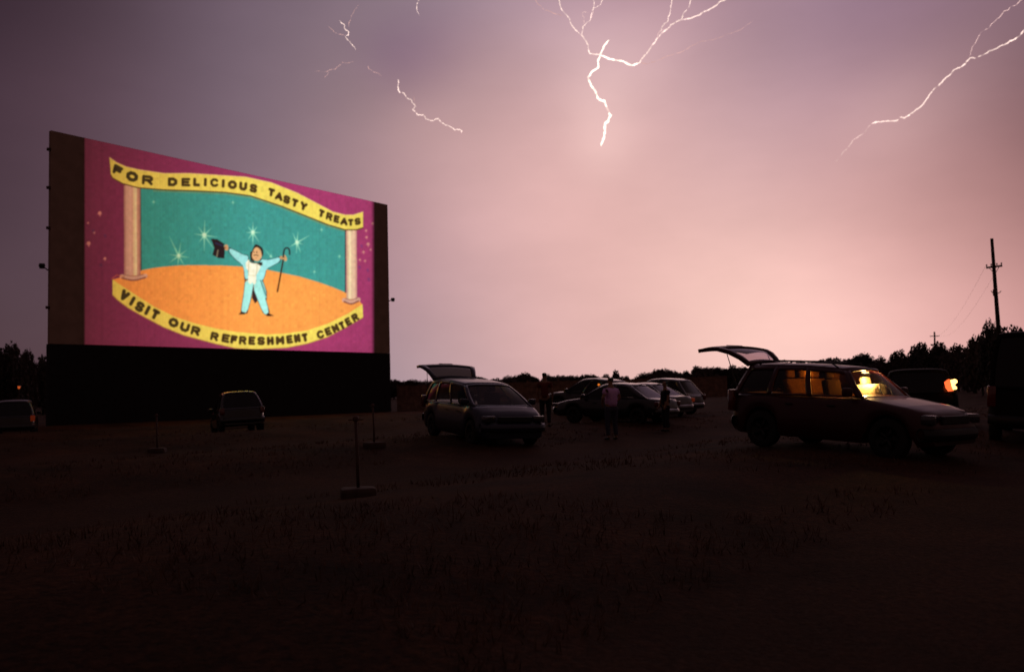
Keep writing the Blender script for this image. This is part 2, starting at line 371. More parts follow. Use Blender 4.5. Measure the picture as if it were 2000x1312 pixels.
stroke([(274,362),(276,528)], 1.1, '24403c', .8); stroke([(674.5,446),(674.5,571)], 1.1, '24403c', .8)
stroke([(300,373),(380,376),(440,379),(490,386),(550,406),(600,426),(640,442),(672,451)], 1.6, '8c9a60', .45)
rs = np.random.RandomState(3)
def star(cx, cy, ends, c, core, a=.8):
    for e_ in ends: stroke([(cx, cy), e_], [1.7, .5], c, a, .6)
    stroke([(cx, cy-1), (cx, cy+1)], core, 'e2ffd8', .95 if a > .5 else .4, 2.4)
star(349,500,[(331,462),(353,474),(364,489),(331,497),(369,503),(331,513),(347,520),(360,519)], '9fe6b8', 3)
star(399,460,[(400,430),(413,445),(388,444),(380,457),(424,463),(389,473),(399,490),(417,485)], 'a8ecc4', 3.8)
star(494,454.5,[(494,434),(485,443),(502,443),(481,454),(509,454),(485,467),(494,479),(506,473)], 'b0f0c8', 3)
star(580,474,[(582,453),(572,456),(604,460),(566,482),(592,477),(579,494),(587,493)], 'b0f0c8', 3)
star(529,501,[(514,483),(530,494),(536,505)], '8fe0c0', 1.5, .45)
for cx, cy in ((614,531),(663,501),(628,449),(455,396),(505,520),(300,395)): star(cx, cy, [(cx,cy-7),(cx,cy+7),(cx-7,cy),(cx+7,cy)], '6cc8a8', 1.5, .3)
for cx, cy, r_ in ((195,418,3.4),(173,477,3.6),(184,455,1.8),(205,506,2.4),(172,436,1.6),(719,478,2.8),(716,464,1.9),(715,451,1.7),(728,437,1.9),(710,493,2.1),(703,508,1.7),(713,510,1.7),(724,488,1.4)):
    stroke([(cx, cy-r_*.5), (cx+.5, cy+r_*1.6)], [r_, .6], 'f2b090', .75, 1.5); stroke([(cx-r_*1.5, cy), (cx+r_*1.5, cy)], .8, 'e89a90', .5, .8)
for cx, cy in ((182,450),(205,460),(197,517),(706,480),(718,527),(702,521),(720,545)): stroke([(cx, cy), (cx+1, cy+3)], 2.3, '6a3a78', .6, 1.5)
# columns
def column(xa, xb, ya, yb, sh):
    n_ = 9
    for i in range(n_):
        a = xa+(xb-xa)*i/n_; b_ = xa+(xb-xa)*(i+1)/n_
        fill([(a, ya), (b_, ya), (b_+.6, yb), (a+.6, yb)], sh[i])
column(242,274,362,538,['b88070','d8a28c','dca68e','e0aa92','d8a088','e8c494','f0d8a4','d89c80','b07868'])
column(676,696.5,449,584,['cfa084','e4bc98','f8dcae','ffe4b4','f2cca4','eec4a0','f0c8a4','eab498','d8a48c'])
for cx, y_, w_ in ((261,540,23),(686,586,14)):
    stroke(smooth([(cx-w_, y_),(cx, y_+5),(cx+w_, y_-1)], 2, False), 4.2, 'd8a48c'); stroke(smooth([(cx-w_, y_+3),(cx, y_+9),(cx+w_, y_+2)], 2, False), 1.5, '7c4038', .8)
    stroke(smooth([(cx-w_*.8, y_-3),(cx, y_),(cx+w_*.8, y_-4)], 2, False), 1.0, '9a6254', .7)
# banners
YEL = 'f4da5e'
fill(TU+TL_, YEL); stroke([(p[0], p[1]+1) for p in TL_], 1.3, '5a3c18', .85); stroke([(p[0], p[1]) for p in TU], .8, 'ffe890', .6)
fill(BU+BL, YEL); stroke(BL, 1.0, 'b08838', .6); stroke([(218,545),(228,537),(243,541)], 1, 'c86a28', .5)
LET = {'F':[[(0,0),(0,1),(1,1)],[(0,.5),(.85,.5)]],'O':[[(.3,0),(0,.3),(0,.7),(.3,1),(.7,1),(1,.7),(1,.3),(.7,0),(.3,0)]],
 'R':[[(0,0),(0,1),(.8,1),(1,.85),(1,.62),(.8,.48),(0,.48)],[(.55,.45),(1,0)]],'D':[[(0,0),(0,1),(.65,1),(1,.72),(1,.28),(.65,0),(0,0)]],
 'E':[[(1,0),(0,0),(0,1),(1,1)],[(0,.5),(.85,.5)]],'L':[[(0,1),(0,0),(1,0)]],'I':[[(.5,0),(.5,1)]],'C':[[(.92,.84),(.7,1),(.28,1),(0,.72),(0,.28),(.28,0),(.7,0),(.92,.16)]],
 'U':[[(0,1),(0,.25),(.25,0),(.75,0),(1,.25),(1,1)]],'S':[[(1,.85),(.75,1),(.2,1),(0,.85),(0,.65),(.2,.53),(.8,.45),(1,.32),(1,.15),(.8,0),(.2,0),(0,.14)]],
 'T':[[(0,1),(1,1)],[(.5,1),(.5,0)]],'A':[[(0,0),(.5,1),(1,0)],[(.2,.32),(.8,.32)]],'Y':[[(0,1),(.5,.5),(1,1)],[(.5,.5),(.5,0)]],
 'V':[[(0,1),(.5,0),(1,1)]],'H':[[(0,0),(0,1)],[(1,0),(1,1)],[(0,.5),(1,.5)]],'M':[[(0,0),(0,1),(.5,.35),(1,1),(1,0)]],'N':[[(0,0),(0,1),(1,0),(1,1)]]}
def letters(rows, slope, tilt):
    for ch, cx, cy, w_, h_ in rows:
        s_ = slope(cx); th = math.atan(s_)*tilt; r_ = h_*(.155 if ch in 'CESR' else .18)
        ex = np.array([1, s_])/math.hypot(1, s_)*(w_-2*r_); ey = np.array([math.sin(th), -math.cos(th)])*(h_-2*r_)
        for P in LET[ch]: stroke([np.array([cx, cy])+ex*(p-.5)+ey*(q-.5) for p, q in P], r_, '35240f', .90)
mid = [((a+b_)/2) for a, b_ in ((0, 0),)]
up = TU; lo = TL_[::-1]
def slope_of(a, b_): return lambda x: (interp(a, x+10)+interp(b_, x+10)-interp(a, x-10)-interp(b_, x-10))/40
letters([('F',230,333,20,19),('O',258,345,24,20),('R',288,352,22,19),('D',337,355.5,19,17.5),('E',363,356,18,17),('L',384,356,14,17),('I',401,356,6,17),('C',419,357,17,17),('I',436,358.5,6,17),('O',454,361,18,17),('U',475,364,16,17),('S',495,368,15,17),
 ('T',530,376,14,16),('A',545,383.5,16,16),('S',560,390,14,16),('T',576,396.5,13,16),('Y',593,403,15,16),('T',628,417,12,15),('R',643,423,13,15),('E',657.5,428,12,15),('A',672,432.5,15,15),('T',685,434.5,11,14),('S',698.5,432.5,12,14)], slope_of(up, lo), .5)
bl = BL[::-1]
letters([('V',243,577,18,21),('I',258.5,588,6,20),('S',273,599,17,20),('I',288,606,6,20),('T',303,614,16,20),('O',339,630,20,18),('U',361,639,19,18),('R',382,646,18,18),
 ('R',419,657,16,17),('E',441,660.5,16,17),('F',457,663,14,17),('R',474,664.5,15,17),('E',492,665,14,17),('S',510,665.5,15,17),('H',528,665.5,14,17),('M',547,664.5,17,17),('E',565.5,662.5,13,17),('N',580.5,660.5,13,17),('T',595.5,659,12,17),
 ('C',626,653,15,16),('E',641,647,13,16),('N',655,641,14,16),('T',668,635.5,11,16),('E',680,628,12,16),('R',693.5,620,13,16)], slope_of(BU, bl), .9)
# the little showman
def Z(P): return [(380+x/6.56, 440+y/6.56) for x, y in P]
BODY = [[(445,290),(530,330),(625,380),(680,388),(690,420),(660,500),(690,600),(690,690),(645,690),(636,560),(610,500),(520,430),(445,345)],
        [(850,430),(920,448),(1000,435),(1092,405),(1092,465),(1010,510),(915,560),(900,640),(870,710),(780,712),(775,640),(830,550)],
        [(652,690),(760,740),(745,790),(722,930),(670,1125),(598,1108),(612,1010),(636,860)], [(745,780),(800,700),(845,700),(880,850),(955,1110),(915,1145),(880,1115),(830,1000)],
        [(835,700),(870,705),(920,850),(918,950),(890,900)]]
for P in BODY: stroke(Z(P+[P[0]]), 1.1, '1c3038', .95)
fill(Z([(745,810),(800,920),(805,975),(775,1000),(735,930)]), '2c1c20')
for k, P in enumerate(BODY): fill(Z(smooth(P, 1)), '9fe6e2' if k < 2 else 'a6ecdf' if k < 4 else '86cfc8')
stroke(Z([(845,705),(915,900)]), .7, '2c4448', .9)
SH = [(655,480),(690,440),(715,470),(800,480),(862,490),(835,560),(790,640),(788,735),(765,762),(740,732),(712,757),(684,725),(684,640),(692,590),(660,545)]
fill(Z(SH), 'fff8d8'); stroke(Z([(695,470),(690,600),(690,640)]), .5, 'a08a50', .8); stroke(Z([(800,480),(800,580),(785,640)]), .5, 'a08a50', .8); stroke(Z([(690,640),(780,645)]), .4, 'c0b070', .8)
fill(Z([(598,1105),(665,1120),(640,1142),(560,1142)]), '2a1c18'); fill(Z([(940,1118),(1020,1160),(930,1166),(915,1145)]), '2a1c18')
fill(Z([(712,350),(745,320),(800,400),(760,470),(715,455)]), '2a1e1a')
fill(Z(smooth([(778,238),(760,275),(738,320),(740,345),(850,300),(862,400),(872,412),(884,350),(872,290),(835,262)], 1)), '1e1814')
fill(Z([(700,455),(740,470),(800,482),(868,470),(872,510),(846,522),(800,490),(735,486),(708,470)]), '241a18')
stroke(Z([(722,345),(716,400),(728,440)]), .9, '241a18')
fill(Z(smooth([(765,295),(800,278),(845,310),(862,385),(850,430),(810,462),(765,450),(735,410),(738,360)], 1)), 'e8b078')
stroke(Z([(795,335),(800,355)]), .8, '2c1c14', .8); stroke(Z([(760,340),(765,350)]), .8, '2c1c14', .8); stroke(Z([(760,385),(790,380),(815,390)]), .9, '3c2418', .8); stroke(Z([(775,420),(800,418)]), .6, 'a04838', .8)
stroke(Z([(405,270),(410,300)]), 3.6, 'd8a070'); stroke(Z([(395,290),(380,285)]), 1.6, 'a06c44')
fill(Z([(205,172),(290,178),(385,240),(372,262),(388,300),(384,425),(300,418),(228,378),(252,290),(225,215)]), '1b161c')
stroke(Z([(300,320),(285,400)]), 1.0, 'b0a480', .8); stroke(Z([(270,228),(350,260)]), 1.2, '2c3464', .7)
stroke(Z([(1110,415),(1160,420)]), 3.2, 'c89864'); stroke(Z([(1150,400),(1165,440)]), 3.0, 'd8a46c'); stroke(Z([(1140,405),(1160,415)]), .7, '6c4428', .8); stroke(Z([(1135,430),(1155,440)]), .6, '6c4428', .8)
stroke(Z([(1062,850),(1135,450)]), 1.5, '30180e'); stroke(Z(smooth([(1135,450),(1142,330),(1165,290),(1200,290),(1218,320),(1218,372)], 2, False)), 1.5, '1c2228')
stroke(Z([(1138,425),(1170,430)]), 2.0, 'd8a46c')
# the projector's own fall-off, softness and speckle
xc = (xx-X0)/(X1-X0)
lum = .60+.40*np.clip((xx-165)/330, 0, 1)**.8
mag = (img[..., 2] > img[..., 1]*1.25) & (img[..., 0] > .4) & (img[..., 0] < .78); img[mag] *= (.72+.28*np.clip((xx-165)/420, 0, 1))[mag][:, None]
lum *= 1-.10*np.clip((360-yy)/100, 0, 1)-.06*np.clip((xx-640)/90, 0, 1)-.06*np.clip((yy-660)/40, 0, 1)
lum *= 1+.05*np.exp(-((xx-520)**2/120**2+(yy-600)**2/80**2))
warm = 1-np.clip((xx-165)/330, 0, 1)
img[..., 0] *= 1+np.where(img[..., 0] > .35, .18, -.05)*warm; img[..., 1] *= 1+.02*warm; img[..., 2] *= 1-.12*warm
img *= lum[..., None]
sx = rs.randn(GW); sx = np.convolve(sx, np.ones(3)/3, 'same'); img *= (1+.022*sx)[None, :, None]
nz = rs.randn(GH//2, GW//2, 3).repeat(2, 0).repeat(2, 1); nz = nz*.6+nz.mean(-1, keepdims=True)*.8
img *= 1+.035*nz
blot = rs.randn(GH//12+2, GW//12+2).repeat(12, 0).repeat(12, 1)[:GH, :GW]
img *= 1+.02*blot[..., None]
seam = (np.abs((xx-163) % 71-35) < .5); img *= 1-.06*seam[..., None]
img = np.clip(img, 0, 1)
cover = np.clip((xx-164.0)/3.2, 0, 1)*np.clip((731.5-xx)/7, 0, 1)
lin = np.where(img <= .04045, img/12.92, ((img+.055)/1.055)**2.4)*cover[..., None]
ker = np.exp(-.5*(np.arange(-5, 6)/1.5)**2); ker /= ker.sum()
for c_ in range(3):
    a = lin[..., c_]; a = sum(k_*np.roll(a, i_-5, 1) for i_, k_ in enumerate(ker)); lin[..., c_] = sum(k_*np.roll(a, i_-5, 0) for i_, k_ in enumerate(ker))
def pix(p):
    v = p-CAM; d = v.dot(Fw); return 1000+FPX*v.dot(Rt)/d, 656-FPX*v.dot(Up)/d
def u_at(px):
    a, b_ = 0.0, SW
    for _ in range(40):
        m_ = (a+b_)/2
        if pix(scr(m_, 10))[0] < px: a = m_
        else: b_ = m_
    return a
ua, ub = u_at(162), u_at(734); NU, NV = 430, 330
V = []; COL = np.zeros(((NU+1)*(NV+1), 4), np.float32); COL[:, 3] = 1; n = 0
for i in range(NU+1):
    tt = i/NU; u = ua+(ub-ua)*tt**1.12
    for j in range(NV+1):
        z = ZP+.012+(ZT-ZP-.024)*j/NV; p = scr(u, z, .012); V.append(p)
        x, y = pix(p); gx = min(max((x-X0)*SS-.5, 0), GW-2.001); gy = min(max((y-Y0)*SS-.5, 0), GH-2.001); a, b_ = int(gx), int(gy); fx, fy = gx-a, gy-b_
        COL[n, :3] = (lin[b_, a]*(1-fx)+lin[b_, a+1]*fx)*(1-fy)+(lin[b_+1, a]*(1-fx)+lin[b_+1, a+1]*fx)*fy; n += 1
pm = MB(); pm.add(V, [(i*(NV+1)+j, i*(NV+1)+j+1, (i+1)*(NV+1)+j+1, (i+1)*(NV+1)+j) for i in range(NU) for j in range(NV)])
MP = mat('projected_film_slide', (.44, .30, .22), .85, nscale=1.5, namp=.12); t = MP.node_tree
an = t.nodes.new('ShaderNodeAttribute'); an.attribute_name = 'slide'; b = t.nodes['Principled BSDF']
t.links.new(an.outputs['Color'], b.inputs['Emission Color']); b.inputs['Emission Strength'].default_value = 1.0
po = pm.build('projected_picture', MP)
at_ = po.data.color_attributes.new('slide', 'FLOAT_COLOR', 'POINT'); at_.data.foreach_set('color', COL.ravel())
to_parent(po, tower)

# ---------------------------------------------------------------- lightning
def bolt_mat(name, c, s, soft):
    M = bpy.data.materials.new(name); M.use_nodes = True; t = M.node_tree; t.nodes.clear()
    o = t.nodes.new('ShaderNodeOutputMaterial'); mx = t.nodes.new('ShaderNodeMixShader'); tr = t.nodes.new('ShaderNodeBsdfTransparent'); em = t.nodes.new('ShaderNodeEmission')
    lw = t.nodes.new('ShaderNodeLayerWeight'); lw.inputs[0].default_value = .5; p = t.nodes.new('ShaderNodeMath'); p.operation = 'SUBTRACT'; p.inputs[0].default_value = 1
    q = t.nodes.new('ShaderNodeMath'); q.operation = 'POWER'; q.inputs[1].default_value = soft
    n = t.nodes.new('ShaderNodeTexNoise'); n.inputs['Scale'].default_value = .03; tx = t.nodes.new('ShaderNodeTexCoord'); mr = t.nodes.new('ShaderNodeMapRange'); mr.inputs[1].default_value = .3; mr.inputs[2].default_value = .7; mr.inputs[3].default_value = s*.65; mr.inputs[4].default_value = s*1.2
    t.links.new(tx.outputs['Object'], n.inputs['Vector']); t.links.new(n.outputs['Fac'], mr.inputs[0]); t.links.new(mr.outputs[0], em.inputs[1])
    em.inputs[0].default_value = (*c, 1); t.links.new(lw.outputs['Facing'], p.inputs[1]); t.links.new(p.outputs[0], q.inputs[0]); t.links.new(q.outputs[0], mx.inputs[0])
    t.links.new(tr.outputs[0], mx.inputs[1]); t.links.new(em.outputs[0], mx.inputs[2]); t.links.new(mx.outputs[0], o.inputs[0]); return M
BM = {'hot': bolt_mat('white_hot_channel', (1, .86, .70), 2.3, 2.0), 'mid': bolt_mat('bright_channel', (1, .74, .66), 1.4, 2.4),
      'thin': bolt_mat('thin_channel', (1, .66, .62), .95, 2.2), 'dim': bolt_mat('dim_channel', (.95, .55, .50), .80, 2.4)}
def channel(name, pts, w0, w1, m_, par, Y=1500, jag=1.0):
    P = [np.array(p, float) for p in pts]
    for it in range(3):
        Q = [P[0]]
        for a, b_ in zip(P, P[1:]):
            d = b_-a; L = np.hypot(*d); nn = np.array([-d[1], d[0]])/(L+1e-6)
            Q += [(a+b_)/2+nn*rnd.gauss(0, .085)*min(L, 14)*jag, b_]
        P = Q
    k = len(P); z = rnd.uniform(-60, 60); W3 = []
    for p in P:
        z += rnd.gauss(0, 6); W3.append(at(float(p[0]), float(p[1]), Y+z))
    mb = MB(); rr = [(w0+(w1-w0)*i/(k-1))*(Y/FPX)*(1+.25*rnd.uniform(-1, 1)) for i in range(k)]
    for q_, f_ in ((0, .35), (1, .6), (2, .8), (-1, .25), (-2, .5), (-3, .75)): rr[q_] *= f_
    mb.tube(W3, [q_*.78 for q_ in rr], 8)
    ob = mb.build(name, BM[m_], smooth=True)
    to_parent(ob, par); return ob
def bolt(label, base, chans):
    e = empty('lightning_bolt', base, 0, label, 'lightning'); bpy.context.view_layer.update()
    for i, (pts, w0, w1, m_, j) in enumerate(chans): channel('main_channel' if i == 0 else 'branch', pts, w0, w1, m_, e, 1500, j)
    return e
bolt('brightest forked lightning bolt, its thick white channel hooking down the middle of the sky', at(1174, 285, 1500), [
 ([(1189.5,78.5),(1178.5,93),(1172,107),(1168,119.5),(1168,133),(1156.6,140),(1148.5,151),(1154,168),(1164,182),(1169,194),(1180,197.5),(1186,212),(1193,226),(1188,237),(1183,240),(1182,254),(1180,268),(1174,285)], 2.5, 3.6, 'hot', .6),
 ([(1080,-30),(1092,0),(1099,22),(1113,41.5),(1122,56),(1136,69.5),(1149,88),(1152,105),(1172.5,108.5),(1191,116),(1215,119.5),(1234.6,128),(1250.5,122),(1261.5,107),(1271,93),(1283,75.6),(1298,61),(1310,49),(1330,39),(1352,35),(1371,25.6),(1391,16),(1410,2.4),(1440,-12)], 1.9, 2.5, 'mid', .8),
 ([(1172,108.5),(1191,116),(1215,119.5),(1234.6,128),(1250.5,122)], 2.3, 2.1, 'hot', .6),
 ([(1330,38),(1337,24),(1347,10),(1354,-3),(1362,-20)], 1.9, 1.4, 'mid', .8),
 ([(1292,64.6),(1294,51),(1303,44),(1308,29),(1310,12),(1314,-6)], 1.6, 1.4, 'mid', .9),
 ([(1283,75),(1285,66),(1293,60),(1300,56)], 1.2, 1.1, 'thin', 1),
 ([(1137,71),(1139.5,51),(1149,43),(1154,32),(1159,17),(1159,-6)], 1.5, 1.1, 'mid', 1),
 ([(1159,17),(1171,12),(1180,-5)], 1.3, 1.3, 'mid', 1), ([(1152,44),(1156,33),(1158,18)], .9, .9, 'thin', 1),
 ([(1141,47.5),(1138,32),(1141,23),(1149,25.6)], 1.1, .7, 'thin', 1.2),
 ([(1252,123),(1264,125.6),(1286,118),(1303,110),(1325,104),(1344,95),(1364,83),(1386,78),(1410,73),(1447,58.5),(1471,40)], 1.3, .5, 'dim', .8),
 ([(1100.5,32),(1086,28),(1064,21),(1052,10),(1042,-4)], 1.1, .9, 'dim', 1)])
bolt('short thin lightning stroke at the top edge, just right of the dark cloud', at(819, 31, 1500), [([(822,-20),(818,0),(814,9),(815,22),(819,31)], 1.3, .7, 'mid', 1)])
bolt('small kinked lightning stroke above the middle of the movie screen, with hair-thin forks', at(695, 98, 1500), [
 ([(663,40),(673,50),(680,61),(680,69),(674,71),(679,78),(687,87),(695,98)], 1.2, 1.3, 'mid', 1), ([(681,53),(685,39),(696,16),(701,9)], .8, .6, 'dim', 1), ([(674,69),(659,66),(649,58),(640,52)], .8, .6, 'dim', 1)])
bolt('faint hair-thin lightning stroke running sideways beneath the small kinked stroke', at(670, 122, 1500), [
 ([(616,139.5),(634,141),(643,137),(656,135),(663,128),(670,122),(680,123),(691,121)], .8, .9, 'dim', 1), ([(719,129),(722,136),(728,139.5),(746,149)], 1.1, .6, 'dim', 1), ([(643,137),(640,146),(634,153)], .7, .5, 'dim', 1)])
bolt('pinkish winding lightning stroke between the movie screen top and the brightest bolt', at(831, 232, 1500), [
 ([(777,155.5),(777,169),(781,181),(790,183),(799,194),(811.6,207),(806,215),(817,225),(831,232),(847,236),(856,232),(862,239),(874.5,245),(888,254),(901,255),(901,259.6)], 1.7, 1.6, 'mid', 1.2),
 ([(811,207),(809,190),(803,186)], .7, .5, 'dim', 1)])
bolt('long pale lightning bolt slanting in from the right edge of the sky', at(1750, 236, 1500), [
 ([(2070,20),(2030,45),(2000,59.6),(1980,78),(1961.5,88),(1923,106),(1907,114),(1894,114),(1884,126),(1863,137),(1840,161),(1819,181),(1801,206),(1780,221.5),(1767,230.6),(1757,229),(1752,236),(1715,238),(1702.5,242)], 2.1, 2.1, 'mid', .8),
 ([(1702.5,242),(1689.5,259),(1669,272),(1656,287.6),(1643,303),(1630,318)], 1.8, 1.4, 'thin', .9),
 ([(1894,111),(1898,96),(1907,80),(1915,65),(1933,54),(1943.5,41.5),(1961.5,22),(1974.5,13),(1995,0),(2030,-20)], 1.1, 1.5, 'thin', 1)])

# ---------------------------------------------------------------- trees, fence, poles
def crown_mesh(seed, w, h, nl, leaf, lobes):
    r = random.Random(seed); mb = MB(); L = []
    for i in range(lobes):
        a = r.uniform(0, 6.28); q = r.random()**.5*w*.33; L.append((Vector((q*math.cos(a), q*math.sin(a), h*(.16+.58*r.random()*(1-q/w)))), r.uniform(.22, .36)*w, r.uniform(.15, .27)*h))
    L.append((Vector((0, 0, h*.55)), w*.33, h*.40))
    for i in range(nl):
        c, rw, rh = L[-1] if r.random() < .28 else r.choice(L); d = Vector((r.gauss(0, 1), r.gauss(0, 1), r.gauss(0, 1))).normalized(); q = r.random()**.45*(1.0 if r.random() < .9 else 1.12)
        p = c+Vector((d.x*rw, d.y*rw, d.z*rh))*q; s = leaf*r.uniform(.5, 1.3)
        a = Vector((r.gauss(0, 1), r.gauss(0, 1), r.gauss(0, 1))).normalized(); b_ = a.orthogonal().normalized()*s*.6; a = a*s
        mb.add([p-a, p+b_, p+a, p-b_], [(0, 1, 2, 3)])
    return mb
def make_tree(seed, w, h, nl, leaf, lobes, m_):
    e = empty('tree'); cm = crown_mesh(seed, w, h*.95, nl, leaf, lobes); cm.v = [(x, y, z+h*.05) for x, y, z in cm.v]; cm.build('crown', m_, e)
    r = random.Random(seed); tb = MB().tube([(0, 0, -.4), (.03*h, 0, h*.25), (0, .02*h, h*.6)], [h*.035, h*.026, h*.01], 8)
    for k in range(4):
        a = k*1.6+r.random(); tb.tube([(0, 0, h*(.25+.07*k)), (w*.15*math.cos(a), w*.15*math.sin(a), h*(.42+.07*k)), (w*.28*math.cos(a), w*.28*math.sin(a), h*(.5+.08*k))], [h*.015, h*.01, h*.004], 6)
    tb.build('trunk', M_bark, e, True); return e
def copy_tree(src):
    c = src.copy(); C.collection.objects.link(c)
    for ch in src.children:
        d = ch.copy(); C.collection.objects.link(d); d.parent = c
    return c
protos = [make_tree(11, 7, 7, 5200, .30, 11, M_leaf), make_tree(12, 5, 8, 4400, .28, 9, M_leaf2), make_tree(13, 9, 6.5, 6200, .32, 14, M_leaf), make_tree(14, 3.6, 8.5, 3600, .26, 7, M_leaf2), make_tree(15, 8, 7.5, 6200, .30, 14, M_leaf2)]
used = set()
def plant(k, loc, sc, rz, label, cat, group=None):
    t_ = protos[k]
    if k in used: t_ = copy_tree(protos[k])
    used.add(k); t_.location = loc; t_.scale = sc; t_.rotation_euler = (0, 0, rz); tag(t_, label, cat)
    if group: t_['group'] = group
    elif 'group' in t_: del t_['group']
    return t_
FARTOP = [(740,744),(775,744),(800,748),(825,744),(850,746),(900,742),(950,742),(1000,740),(1030,734),(1060,740),(1095,731),(1130,737),(1170,738),(1200,735),(1240,738),(1265,727),(1300,722),(1330,728),(1360,722),(1385,716),(1410,716),(1440,722),(1500,716),(1560,708),(1620,706),(1640,702),(1680,696),(1700,700)]
x = 742; i = 0
FARL = ['low distant tree on the horizon between the movie screen and the slate minivan', 'low distant tree on the horizon just behind the raised tailgate of the slate minivan',
 'low distant tree on the horizon between the slate minivan and the black sedan', 'low distant tree on the horizon directly above the black sedan',
 'distant tree on the horizon above the rear windows of the grey sedan', 'distant tree in the horizon gap left of the maroon car under its tailgate',
 'distant tree on the horizon mostly hidden behind the maroon car', 'distant tree showing above the roof of the maroon car, left of the dark hill']
while x < 1702:
    Y = rnd.uniform(215, 290); h_px = -(interp(FARTOP, x)+rnd.uniform(-5, 4))+(764-.0251*(x-1000)); h = h_px/FPX*Y*1.04+CH+.3
    p = at(x, 760, Y); s = h/7.5*rnd.uniform(.92, 1.08)
    k = rnd.choice([0, 0, 1, 2, 3, 4]); plant(k, (p.x, Y, 0), (s*1.05*rnd.uniform(.8, 1.2), s*1.0, s*7.5/[7, 8, 6.5, 8.5, 7.5][k]), rnd.uniform(0, 6.28), FARL[0 if x < 835 else 1 if x < 935 else 2 if x < 1085 else 3 if x < 1250 else 4 if x < 1345 else 5 if x < 1440 else 6 if x < 1640 else 7], 'tree', 'distant treeline along the horizon')
    x += rnd.uniform(8, 13); i += 1
# the wood at the right, tree by tree
def named_tree(k, px, top, Y, wpx, label, group=None, z0=0):
    H = [7, 8, 6.5, 8.5, 7.5][k]; Wd = [7, 5, 9, 3.6, 8][k]
    hz = 764-.0251*(px-1000); h = (hz-top)/FPX*Y+CH-z0; w = wpx/FPX*Y
    return plant(k, (at(px, 740, Y).x, Y, z0), (w/Wd, w/Wd, h/H*1.03), rnd.uniform(0, 6.28), label, 'tree', group)
named_tree(0, 1722, 694, 120, 46, 'low round tree at the left foot of the dark hill of trees')
named_tree(2, 1757, 682, 115, 62, 'broad tree left of the small distant utility pole')
named_tree(4, 1800, 668, 118, 74, 'broad dark tree just left of the far pole')
named_tree(1, 1838, 666, 116, 60, 'dense dark tree right in front of the far utility pole')
named_tree(0, 1872, 670, 112, 58, 'dark tree where the treetops dip, left of the tallest trees')
named_tree(3, 1902, 690, 90, 50, 'narrow tree filling the dip between the two dark clumps')
named_tree(2, 1918, 652, 75, 80, 'tree on the rising left shoulder of the tallest clump')
named_tree(4, 1938, 622, 66, 56, 'tallest tree, its crown just left of the leaning utility pole')
named_tree(1, 1962, 634, 64, 60, 'dense tree directly behind the leaning utility pole')
named_tree(2, 1992, 634, 62, 70, 'dark tree behind the tall van at the right edge')
for q, (px, top, w_, k, lb) in enumerate(((-20,664,90,4,'tallest dark tree at the left edge of the picture'),(22,666,62,0,'rounded dark tree second from the left edge'),(52,680,46,2,'lower dark tree third from the left edge'),(84,692,44,1,'low dark tree touching the left side of the movie screen'),(112,696,50,0,'low dark tree behind the left corner of the movie screen'))):
    named_tree(k, px, top, 95+3*q, w_, lb)
# low tree behind the sedans
named_tree(1, 1203, 721, 60, 30, 'small round bushy tree rising behind the person in purple')
for k in range(5):
    if k not in used: bpy.data.objects.remove(protos[k])

def board_fence(A, B, h, label):
    e = empty('board_fence', A, 0, label, 'fence'); bpy.context.view_layer.update(); A = Vector(A); B = Vector(B); d = B-A; L = d.length; d.normalize(); a = math.atan2(d.y, d.x); M = Matrix.Rotation(a, 3, 'Z'); mb = MB(); u = 0
    while u < L:
        w_ = .145; hh = h+rnd.uniform(-.04, .04); p = A+d*u; mb.box((p.x, p.y, p.z+hh/2-.1), (w_, .022, hh+.2), M); u += .158
    for z in (.4, h-.35):
        q = A+d*L/2+Vector((-d.y, d.x, 0))*.05; mb.box((q.x, q.y, q.z+z), (L, .05, .09), M)
    to_parent(mb.build('board_panel', M_wood), e)
    u = 0
    while u <= L:
        p = A+d*u+Vector((-d.y, d.x, 0))*.11; to_parent(MB().box((p.x, p.y, p.z+h/2), (.1, .1, h+.3), M).build('post', M_wood), e); u += 2.8
board_fence((-9.6, 74.5, 0), (19.5, 82, .2), 2.05, 'brown board fence running from the movie screen behind the parked cars')

# utility poles
pb = at(1951, 655, 60); pt = at(1937, 466, 60); dirp = (pt-pb).normalized(); base = pb-dirp*((pb.z+.5)/dirp.z)
e = empty('utility_pole', (base.x, base.y, 0), 0, 'tall leaning utility pole standing over the trees at the right edge', 'utility pole'); bpy.context.view_layer.update()
to_parent(MB().tube([base, base.lerp(pt, .5), pt], [.17, .14, .10], 12).build('pole', M_bark, smooth=True), e)
arm = at(1941.5, 521, 60); s1 = at(1926, 523, 60.3); s2 = at(1957.5, 519, 59.7)
a_ = MB(); dv = (s2-s1); a_.box((s1+s2)/2, (dv.length, .10, .12), Matrix.Rotation(math.atan2(dv.y, dv.x), 3, 'Z') @ Matrix.Rotation(-math.asin(dv.z/dv.length), 3, 'Y'))
to_parent(a_.build('crossarm', M_bark), e)
tops = []
for t_ in (.04, .32, .68, .96):
    p = s1.lerp(s2, t_)+Vector((0, 0, .06)); tops.append(p+Vector((0, 0, .17)))
    to_parent(MB().lathe([(.02, 0), (.025, .05), (.055, .08), (.03, .10), (.055, .13), (.02, .17), (0, .18)], p, 'z', 10).build('insulator', M_steel, smooth=True), e)
for sgn in (-1, 1): to_parent(MB().tube([s1.lerp(s2, .5+.3*sgn)-Vector((0, 0, .05)), arm-Vector((0, .05, .5))], .02, 6).build('brace', M_steel), e)
q = at(1944.5, 572, 60)
k = MB().lathe([(0, -.22), (.12, -.22), (.14, -.18), (.14, .18), (.12, .22), (0, .24)], q+Vector((-.16, -.24, 0)), 'z', 14); to_parent(k.build('transformer', M_steel, smooth=True), e)
